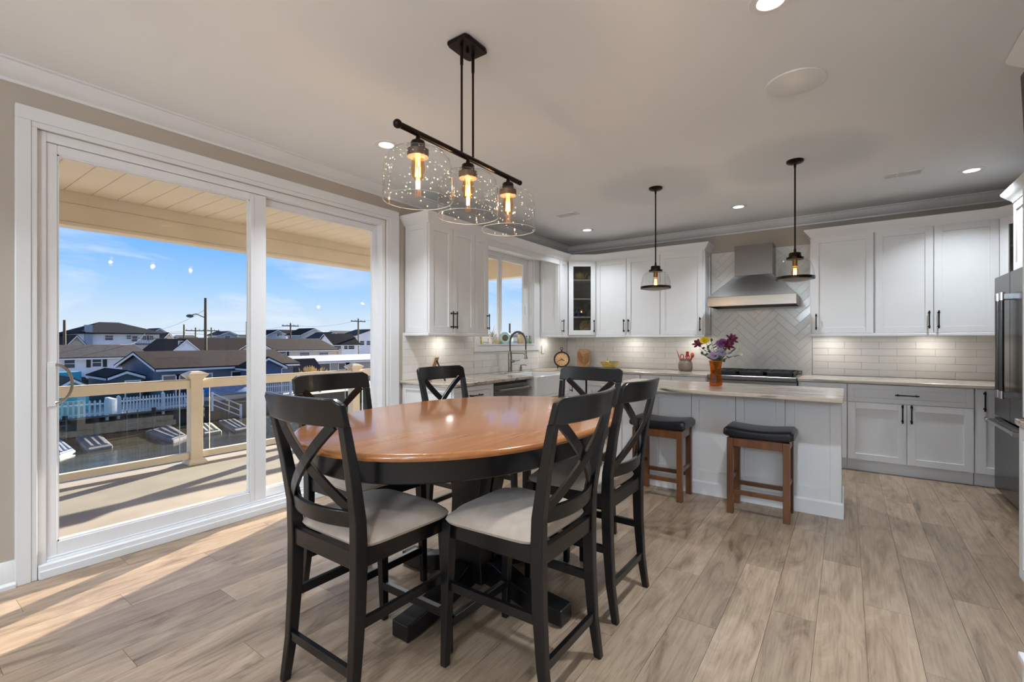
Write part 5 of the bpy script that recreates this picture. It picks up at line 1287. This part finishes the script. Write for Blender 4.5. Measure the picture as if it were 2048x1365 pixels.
MB().lathe([(0, .165), (.018, .165), (.024, .17), (.021, .185), (.0135, .20), (.0125, .275), (0, .275)], 18, (.21, 0, 0)).build('spray_head', NK, fa, smooth=True)
MB().cyl((.0, 0, .235), (.185, 0, .235), .0065, n=10).cyl((.185, 0, .225), (.21, 0, .225), .008, n=8).build('support_arm', NK, fa, smooth=True)
lv = MB().cyl((.02, 0, .135), (.055, 0, .135), .017, .015, n=14).build('valve', NK, fa, smooth=True)
MB().cyl((.05, 0, .135), (.13, 0, .150), .006, .005, n=10).build('lever', NK, lv, smooth=True)
sp = thing('soap_dispenser', 'small brushed nickel soap pump beside the faucet', 'soap dispenser', (.11, 5.04, ZT1), .1)
MB().lathe([(0, 0), (.022, 0), (.022, .005), (.016, .008), (.016, .05), (.011, .056), (0, .056)], 18).build('base', NK, sp, smooth=True)
MB().cyl((0, 0, .05), (0, 0, .078), .009, n=12).tube([(0, 0, .075), (.05, 0, .082), (.085, 0, .074)], .0055, 8).build('spout', NK, sp, smooth=True)

# --- clock on the worktop
ck = thing('table_clock', 'round dark pocket-watch style clock leaning in the corner of the worktop', 'clock', (.215, 5.93, ZT1), .55)
CKD = mat('dark_brown_metal', (40, 26, 22), .4, .4, vary=.2, vscale=20)
Mx = Matrix.Translation((0, 0, .124)) @ Matrix.Rotation(-.10, 4, 'X') @ Matrix.Rotation(R90, 4, 'X')
MB().lathe([(0, -.045), (.104, -.045), (.114, -.035), (.116, .012), (.112, .02), (.098, .02), (.094, .012), (0, .012)], 40, M=Mx).build('case', CKD, ck, smooth=True)
fc = MB().lathe([(0, .0125), (.094, .0125), (.094, .0135), (0, .0135)], 40, M=Mx).build('dial', mat('aged_paper_dial', (206, 170, 124), .7, c2=(184, 146, 100), vscale=10), ck)
for k in range(12):
    a = k * PI / 6; M2 = Mx @ Matrix.Rotation(-a, 4, 'Z')
    MB().box((-.0028, .066, .0136), (.0028, .085, .0146), M2).build('hour_mark', CKD, fc)
for a, l, wv in ((2.05, .045, .0045), (4.25, .065, .0035)):
    MB().box((-wv, -.012, .015), (wv, l, .0165), Mx @ Matrix.Rotation(-a, 4, 'Z')).build('hand', CKD, fc)
for s in (-1, 1): MB().cyl((s * .06, -.005, .0), (s * .05, 0, .04), .008, .012, n=8).build('foot', CKD, ck)
MB().cyl((0, .004, .235), (0, .004, .262), .011, .008, n=10).tube([(.018 * math.cos(a), .004, .278 + .018 * math.sin(a)) for a in [2 * PI * k / 16 for k in range(17)]], .004, 6, cap=False).build('hanging_ring', CKD, ck, smooth=True)

# --- carved wooden board
cb = thing('carved_wood_board', 'tan carved wooden board with leaf grooves beside the clock', 'wooden board', (.375, 6.30, ZT1), .35)
WD = mat('pale_carved_wood', (206, 166, 124), .7, c2=(182, 140, 100), vscale=10, stretch=(1, 1, .4))
pl = []
for k in range(40):
    a = 2 * PI * k / 40; pl.append((math.copysign(abs(math.cos(a)) ** .45, math.cos(a)) * .098, .135 + math.copysign(abs(math.sin(a)) ** .45, math.sin(a)) * .135))
Mb = Matrix.Rotation(R90 - .06, 4, 'X')
MB().prism(pl, -.045, .0, Mb).build('board', WD, cb, bevel=.01, seg=3)
for k in range(9):
    a = -.9 + k * .35; y0 = .03 + k * .008
    MB().tube([(-.01, .05 + k * .012, .002), (-.05 + .0 * k, .09 + k * .016, .004), (-.085, .15 + k * .010, .0)], .0042, 6, Mb).build('leaf_rib', mat('carved_wood_groove', (168, 124, 84), .7, vary=.1), cb, smooth=True)
    MB().tube([(.0, .02 + k * .02, .002), (.045, .06 + k * .018, .004), (.085, .10 + k * .014, .0)], .0042, 6, Mb).build('leaf_rib', mat('carved_wood_groove', (168, 124, 84), .7, vary=.1), cb, smooth=True)

# --- yellow bowl with gourd
bl = thing('glass_bowl', 'shallow grey-green glass bowl with yellow streaks', 'bowl', (.845, 6.18, ZT1))
MB().lathe([(0, .004), (.05, 0), (.065, .004), (.1, .04), (.128, .085), (.132, .096), (.128, .096), (.123, .085), (.095, .044), (.058, .012), (0, .01)], 40).build('bowl_body', mat('yellow_streaked_glass', (214, 176, 28), .12, c2=(150, 146, 112), vscale=9, stretch=(1, 1, 2), contrast=(.38, .55), distort=2.5), bl, smooth=True)
MB().lathe([(.122, .088), (.1325, .0975), (.129, .0985), (.119, .088)], 40).build('rim', mat('olive_glass_rim', (128, 124, 92), .15), bl, smooth=True)
gd = thing('gourd', 'small yellow gourd with a curved stem in the glass bowl', 'gourd', (.815, 6.17, ZT1 + .012))
MB().lathe([(0, 0), (.03, .003), (.046, .025), (.045, .05), (.03, .075), (.018, .095), (0, .1)], 20).build('flesh', mat('gourd_yellow', (232, 184, 30), .45, vary=.12, vscale=18), gd, smooth=True)
MB().tube([(0, 0, .095), (.006, 0, .115), (.004, .004, .13), (-.004, .006, .14)], [.008, .006, .005, .004], 8).build('stem', mat('gourd_stem', (164, 120, 40), .7), gd, smooth=True)

# --- utensil crock
kr = (1.864, 6.25)
cr_ = lathe_thing('utensil_crock', 'grey-brown stoneware crock with red utensils', 'crock', (kr[0], kr[1], ZT1), [(0, 0), (.068, 0), (.082, .015), (.088, .05), (.088, .09), (.08, .118), (.068, .13), (.066, .14), (.071, .15), (.071, .158), (.062, .158), (.058, .13), (.07, .1), (.07, .02), (0, .015)],
                  mat('stoneware', (136, 120, 106), .4, c2=(116, 100, 88), vscale=8), 'pot')
RED = mat('red_silicone', (186, 34, 30), .4, vary=.08); ORG = mat('salmon_silicone', (226, 122, 82), .45)
def utensil(label, dx, dy, lx, ly, L, m, kind):
    t = thing('cooking_utensil', label, 'utensil', (kr[0] + dx, kr[1] + dy, ZT1 + .02), group='utensils in the crock')
    d = Vector((lx, ly, 1)).normalized()
    MB().tube([(0, 0, 0), tuple(d * (L - .05))], .0055, 8).build('grip', m, t, smooth=True)
    c = d * (L - .015)
    if kind == 'spoon': MB().ball(tuple(c), .03, 12, 8, (.8, .25, 1.2)).build('head', m, t, smooth=True)
    elif kind == 'spat': MB().box((-.022, -.004, -.035), (.022, .004, .035), Matrix.Translation(c) @ d.to_track_quat('Z', 'Y').to_matrix().to_4x4()).build('head', m, t, bevel=.004)
    elif kind == 'loop': MB().tube([tuple(c + Vector((.022 * math.cos(a), 0, .03 * math.sin(a) - .01))) for a in [2 * PI * k / 18 for k in range(19)]], .006, 7, cap=False).build('finger_loop', m, t, smooth=True)
    else: MB().cyl(tuple(d * (L - .06)), tuple(d * (L + .03)), .007, .002, n=8).build('head', m, t, smooth=True)
utensil('thin red utensil leaning left out of the crock', -.03, 0, -.30, -.05, .23, RED, 'tip')
utensil('red scissor loop, the left of two, in the crock', -.012, -.03, -.10, -.1, .195, RED, 'loop')
utensil('red scissor loop, the right of two, in the crock', .018, -.03, .12, -.1, .195, RED, 'loop')
utensil('broad red spatula at the back of the crock', .004, .028, .04, .1, .215, RED, 'spat')
utensil('salmon coloured spoon leaning right out of the crock', .03, .006, .30, .02, .21, ORG, 'spoon')
utensil('short red utensil at the right rim of the crock', .028, -.018, .36, -.05, .18, RED, 'spat')

# --- vase of flowers on the island
VX, VY = 2.628, 4.39
va = thing('glass_vase', 'amber glass vase with flared rim on the island', 'vase', (VX, VY, ZT1))
AMB = thin_glass('amber_glass', (232, 150, 40), .05, .6, diffuse=.12)
pf = [(.0, .004), (.05, .002), (.056, .012), (.05, .06), (.044, .11), (.046, .16), (.055, .215)]
g = MB(); n = 10; vs_, fs = [], []
for r0, z in pf:
    for j in range(n): vs_.append((r0 * math.cos(2 * PI * j / n), r0 * math.sin(2 * PI * j / n), z))
for i in range(len(pf) - 1):
    for j in range(n): a, b = i * n + j, i * n + (j + 1) % n; fs.append((a, b, b + n, a + n))
g.add(vs_, fs); g.build('glass_body', AMB, va)
MB().tube([(.055 * math.cos(a), .055 * math.sin(a), .215) for a in [2 * PI * k / 10 for k in range(11)]], .003, 6, cap=False).build('rim', mat('amber_rim', (196, 110, 24), .15), va, smooth=True)
STEM = mat('flower_stem', (84, 108, 44), .7, vary=.15); LEAF = mat('flower_leaf', (70, 96, 40), .65, c2=(46, 70, 30), vscale=20)
def petal(mb, c, d, L, wd, up=.3):
    d = d.normalized(); s = d.orthogonal().normalized() if abs(d.z) > .95 else Vector((-d.y, d.x, 0)).normalized(); nrm = d.cross(s)
    c = Vector(c); P = [c, c + d * L * .35 + s * wd / 2, c + d * L * .75 + s * wd * .42 + nrm * L * .05 * up, c + d * L + nrm * L * .12 * up, c + d * L * .75 - s * wd * .42 + nrm * L * .05 * up, c + d * L * .35 - s * wd / 2]
    Q = [p - nrm * .0015 for p in P]
    mb.add([tuple(p) for p in P + Q], [(0, 1, 2, 3, 4, 5), (11, 10, 9, 8, 7, 6)] + [(i, i + 6, (i + 1) % 6 + 6, (i + 1) % 6) for i in range(6)])
def flower(label, px, py, kind, c, c2=None, leaves=3, dy=0.0):
    H_ = oy(px, py, VY + dy); top = Vector((H_.x - VX, H_.y - VY, H_.z - ZT1))
    t = thing('flower', label, 'flower', (VX, VY, ZT1), group='cut flowers in the amber vase')
    b0 = Vector((-top.x * .25, -top.y * .25, .015)); neck = Vector((top.x * .16, top.y * .16, .215)); b0.x = max(-.03, min(.03, b0.x)); 
    pts = [b0, neck, neck.lerp(top, .5) + Vector((0, 0, .012)), top]
    MB().tube([tuple(p) for p in pts], [.0028, .0026, .0023, .002], 6).build('stem', STEM, t, smooth=True)
    for k in range(leaves + 2):
        q = neck.lerp(top, .1 + .75 * k / (leaves + 2)); a = rnd.uniform(0, 2 * PI); m_ = MB(); petal(m_, q, Vector((math.cos(a), math.sin(a), .5)), rnd.uniform(.04, .06), .022); m_.build('leaf', LEAF, t)
    m_ = MB(); ax = (top - neck).normalized()
    if kind == 'mum':
        for ring, (nn, el, L) in enumerate(((18, .0, .046), (16, .4, .041), (12, .85, .033), (7, 1.25, .024))):
            for k in range(nn): a = 2 * PI * k / nn + ring * .3; petal(m_, top, Vector((math.cos(a) * math.cos(el), math.sin(a) * math.cos(el), math.sin(el))), L, .014)
    elif kind == 'lily':
        for ring, (nn, el, L) in enumerate(((6, .2, .062), (6, .75, .055))):
            for k in range(nn): a = 2 * PI * k / nn + ring * .5; petal(m_, top, Vector((math.cos(a) * math.cos(el), math.sin(a) * math.cos(el), math.sin(el))), L, .026)
    else:
        m_.ball(tuple(top), .011, 8, 6, (1, 1, 1.4))
    if kind != 'bud':                      # the flower head nods outwards
        d = Vector((top.x * 3 + .35, top.y * 3 - .75, .75)).normalized(); R = Vector((0, 0, 1)).rotation_difference(d).to_matrix()
        m_.v = [tuple(top + R @ (Vector(q) - top)) for q in m_.v]
    m_.build('bloom', c, t)
YEL = mat('yellow_petal', (236, 208, 20), .6); PUR = mat('purple_petal', (156, 92, 160), .6, vary=.15, vscale=40); BUR = mat('burgundy_petal', (120, 28, 66), .55, vary=.2, vscale=40); LAV = mat('lavender_petal', (190, 168, 200), .6); BUDC = mat('pale_bud', (214, 216, 156), .6)
flower('bright yellow chrysanthemum at the left top of the bouquet', 1409, 682, 'mum', YEL)
flower('burgundy bloom tucked behind the yellow chrysanthemum', 1397, 690, 'lily', BUR, dy=.03)
flower('large purple chrysanthemum in the middle of the bouquet', 1441, 689, 'mum', PUR)
flower('second purple chrysanthemum behind the large one', 1447, 686, 'mum', PUR, dy=.05, leaves=2)
flower('tall burgundy lily at the right top of the bouquet', 1463, 680, 'lily', BUR)
flower('lower burgundy lily bloom right of the purple chrysanthemum', 1456, 692, 'lily', BUR, dy=-.03)
flower('pale lavender bloom low in the middle of the bouquet', 1427, 712, 'mum', LAV, leaves=2, dy=-.03)
flower('small lavender bloom under the purple chrysanthemum', 1443, 706, 'mum', LAV, leaves=3)
flower('green bud standing between yellow and purple blooms', 1423, 681, 'bud', STEM, leaves=4)
flower('pale bud reaching far out to the right', 1483, 711, 'bud', BUDC, leaves=2)
flower('pale bud at the upper right of the bouquet', 1475, 695, 'bud', BUDC, leaves=2)
flower('leafy green sprig on the left of the bouquet', 1404, 707, 'bud', LEAF, leaves=7, dy=-.02)
flower('leafy green sprig on the right of the vase rim', 1448, 722, 'bud', LEAF, leaves=6, dy=-.02)
flower('leafy green sprig behind the middle of the bouquet', 1416, 695, 'bud', LEAF, leaves=8, dy=.02)

# --- cookbook stand at the end of the worktop
cs = thing('cookbook_stand', 'light wooden easel stand with a dark label at the end of the worktop', 'book stand', (.25, 3.24, ZT1), -1.05)
Ms = Matrix.Rotation(-.35, 4, 'X')
MB().box((-.075, -.008, .012), (.075, .008, .25), Ms).build('board', mat('light_birch', (206, 174, 136), .6, c2=(188, 152, 112), vscale=8, stretch=(1, 1, .2)), cs, bevel=.003)
MB().box((-.035, -.0105, .11), (.035, -.008, .17), Ms).build('label_plate', mat('dark_label', (58, 46, 36), .6, vary=.2, vscale=60), cs)
MB().bar((0, .085, .20), (0, .17, .004), .02, .012).build('easel_leg', mat('black_iron', (24, 22, 22), .5), cs)
MB().box((-.08, -.05, .0), (.08, .01, .014)).build('ledge', mat('light_birch', (206, 174, 136), .6), cs, bevel=.002)

# --- things on the window sill
ZS = WZ0 + .0125
def sill(px): return ox(px, 690, -.01).y
one('picture_card', 'small olive picture card standing at the left end of the window sill', 'picture card', MB().box((-.003, -.03, 0), (.003, .03, .12)), mat('olive_card', (150, 146, 60), .6, c2=(196, 190, 120), vscale=30), (-.03, 4.38, ZS))
dsh = lathe_thing('soap_dish', 'white oval soap dish on the window sill', 'dish', (-.005, 4.445, ZS), [(0, 0), (.03, 0), (.045, .02), (.042, .02), (.028, .006), (0, .006)], CER)
one('scrub_brush', 'dark scrub brush lying in the white soap dish', 'brush', MB().box((-.03, -.014, 0), (.03, .014, .018)), mat('dark_bristle', (58, 56, 58), .9), (-.005, 4.445, ZS + .0065), bevel=.004)
cp = lathe_thing('patterned_cup', 'small white cup with red pattern on the window sill', 'cup', (-.005, sill(981), ZS), [(0, 0), (.022, 0), (.034, .03), (.037, .075), (.034, .075), (.03, .03), (0, .006)], mat('red_pattern_porcelain', (232, 226, 222), .2, c2=(198, 70, 70), vscale=22, contrast=(.36, .44)))
lathe_thing('small_bowl', 'small pale yellow bowl on the window sill', 'bowl', (-.005, sill(994), ZS), [(0, 0), (.022, 0), (.042, .035), (.048, .055), (.045, .055), (.036, .03), (0, .006)], mat('pale_yellow_glaze', (214, 206, 156), .25))
rc = thing('round_clock', 'round pale turquoise clock with dark dial on the window sill', 'clock', (-.01, sill(1011), ZS), .35)
Mr = Matrix.Translation((0, 0, .078)) @ Matrix.Rotation(R90, 4, 'X')
MB().lathe([(0, -.03), (.066, -.03), (.076, -.012), (.076, .012), (.064, .022), (.048, .018), (0, .012)], 32, M=Mr).build('case', mat('turquoise_ceramic', (190, 220, 222), .3, c2=(150, 196, 202), vscale=18), rc, smooth=True)
MB().lathe([(0, .0185), (.04, .0185), (.042, .016), (0, .016)], 28, M=Mr).build('dial', mat('bronze_dial', (96, 84, 72), .4, .3, vary=.3, vscale=40), rc)
MB().box((-.05, -.02, 0), (.05, .02, .012)).build('base', mat('turquoise_ceramic', (190, 220, 222), .3), rc, bevel=.004)
one('patterned_tin', 'white tin with blue bands on the window sill', 'tin', MB().box((-.035, -.05, 0), (.035, .05, .075)), mat('blue_band_tin', (226, 228, 236), .3, c2=(110, 124, 180), vscale=1, stretch=(2, 2, 60), contrast=(.4, .5)), (-.015, sill(1027), ZS), bevel=.006)
jr = lathe_thing('ceramic_jar', 'tan ceramic jar with a dark lid on the window sill', 'jar', (-.005, sill(1041), ZS), [(0, 0), (.04, 0), (.046, .015), (.048, .06), (.046, .115), (.04, .13), (0, .13)], mat('tan_ceramic', (208, 184, 148), .35, vary=.06, vscale=14))
MB().lathe([(0, .128), (.042, .128), (.042, .142), (.03, .148), (0, .148)], 24).build('lid', mat('dark_lid', (56, 60, 58), .5), jr, smooth=True)
for px, lb_ in ((1053, 'small green glass bottle nearest the tan jar on the sill'), (1059.5, 'small green glass bottle at the right end of the sill')):
    t = lathe_thing('glass_bottle', lb_, 'bottle', (-.01, sill(px), ZS), [(0, 0), (.018, 0), (.02, .006), (.02, .06), (.009, .078), (.008, .095), (0, .095)], thin_glass('green_bottle_glass', (190, 214, 190), .05, .6, diffuse=.2), 'glass', 16)
    MB().cyl((0, 0, .094), (0, 0, .108), .009, n=10).build('stopper', mat('dark_lid', (56, 60, 58), .5), t, smooth=True)

# --- dishes inside the glass corner cabinet
S1, S2, S3, S4 = UZ0 + .0185, UZ0 + .2695, UZ0 + .5295, UZ0 + .7995
POT = mat('cream_glaze', (206, 184, 136), .3, vary=.08, vscale=10)
tp = thing('teapot', 'cream teapot on the top shelf of the glass corner cabinet', 'teapot', (.405, 6.105, S4), .55)
MB().lathe([(0, 0), (.04, 0), (.065, .02), (.075, .05), (.068, .085), (.04, .105), (.02, .11), (0, .11)], 26).build('pot', POT, tp, smooth=True)
MB().lathe([(0, .108), (.025, .108), (.022, .118), (.008, .122), (.011, .132), (0, .136)], 18).build('lid', POT, tp, smooth=True)
MB().tube([(.06, 0, .03), (.09, 0, .05), (.10, 0, .085), (.115, 0, .11)], [.016, .012, .009, .008], 10).build('spout', POT, tp, smooth=True)
MB().tube([(-.062, 0, .085), (-.1, 0, .085), (-.105, 0, .05), (-.068, 0, .03)], .006, 8).build('pot_handle', POT, tp, smooth=True)
def cup(label, x, y, z, m, r=.035, h=.06, rz=0, group=None):
    t = thing('cup', label, 'cup', (x, y, z), rz, group=group)
    MB().lathe([(0, 0), (r * .7, 0), (r, h * .4), (r * 1.04, h), (r * .95, h), (r * .9, h * .4), (0, .006)], 20).build('bowl', m, t, smooth=True)
    MB().tube([(r * .95, 0, h * .85), (r * 1.6, 0, h * .8), (r * 1.6, 0, h * .35), (r * .9, 0, h * .25)], .004, 7).build('cup_handle', m, t, smooth=True)
cup('cream cup beside the teapot in the corner cabinet', .53, 6.20, S4, POT, rz=.6)
cup('blue cup on the glassware shelf of the corner cabinet', .40, 6.09, S2, mat('blue_glaze', (70, 92, 150), .25), .032, .075, .4)
def goblet(label, x, y):
    t = thing('wine_glass', label, 'wine glass', (x, y, S2), group='wine glasses in the corner cabinet')
    GG = thin_glass('goblet_glass', (235, 240, 242), .08, .8)
    MB().lathe([(0, 0), (.03, 0), (.03, .002), (.005, .006), (.0045, .08), (.012, .09)], 20).build('stem', GG, t, smooth=True)
    MB().lathe([(.006, .088), (.028, .105), (.034, .135), (.03, .175)], 20).build('glass_bowl', GG, t, smooth=True)
goblet('wine glass nearest the door edge in the corner cabinet', .50, 6.13); goblet('wine glass further back in the corner cabinet', .46, 6.22); goblet('wine glass above the decorated plate in the corner cabinet', .545, 6.21)
for x, y, z, lb_ in ((.33, 6.10, S2, 'dark tumbler on the glassware shelf, left one'), (.37, 6.19, S2, 'dark tumbler on the glassware shelf, back one')):
    lathe_thing('tumbler', lb_, 'tumbler', (x, y, z), [(0, 0), (.026, 0), (.031, .12), (.028, .12), (.024, .008), (0, .008)], mat('smoked_tumbler', (58, 60, 62), .12), 'glass', 20, group='dark tumblers in the corner cabinet')
pt_ = thing('decorated_plate', 'cream plate with leaf pattern standing in the bottom of the corner cabinet', 'plate', (.49, 6.16, S1), .62)
MB().lathe([(0, 0), (.055, .001), (.085, .010), (.1, .014), (.1, .018), (.085, .014), (.05, .006), (0, .005)], 36, M=Matrix.Translation((0, 0, .1)) @ Matrix.Rotation(R90 - .12, 4, 'X')).build('dish', mat('leaf_pattern_plate', (214, 196, 150), .25, c2=(104, 96, 60), vscale=26, contrast=(.38, .46)), pt_, smooth=True)
cup('cream cup with brown pattern at the bottom of the corner cabinet', .375, 6.06, S1, mat('leaf_pattern_plate', (214, 196, 150), .25), .03, .07, .2)
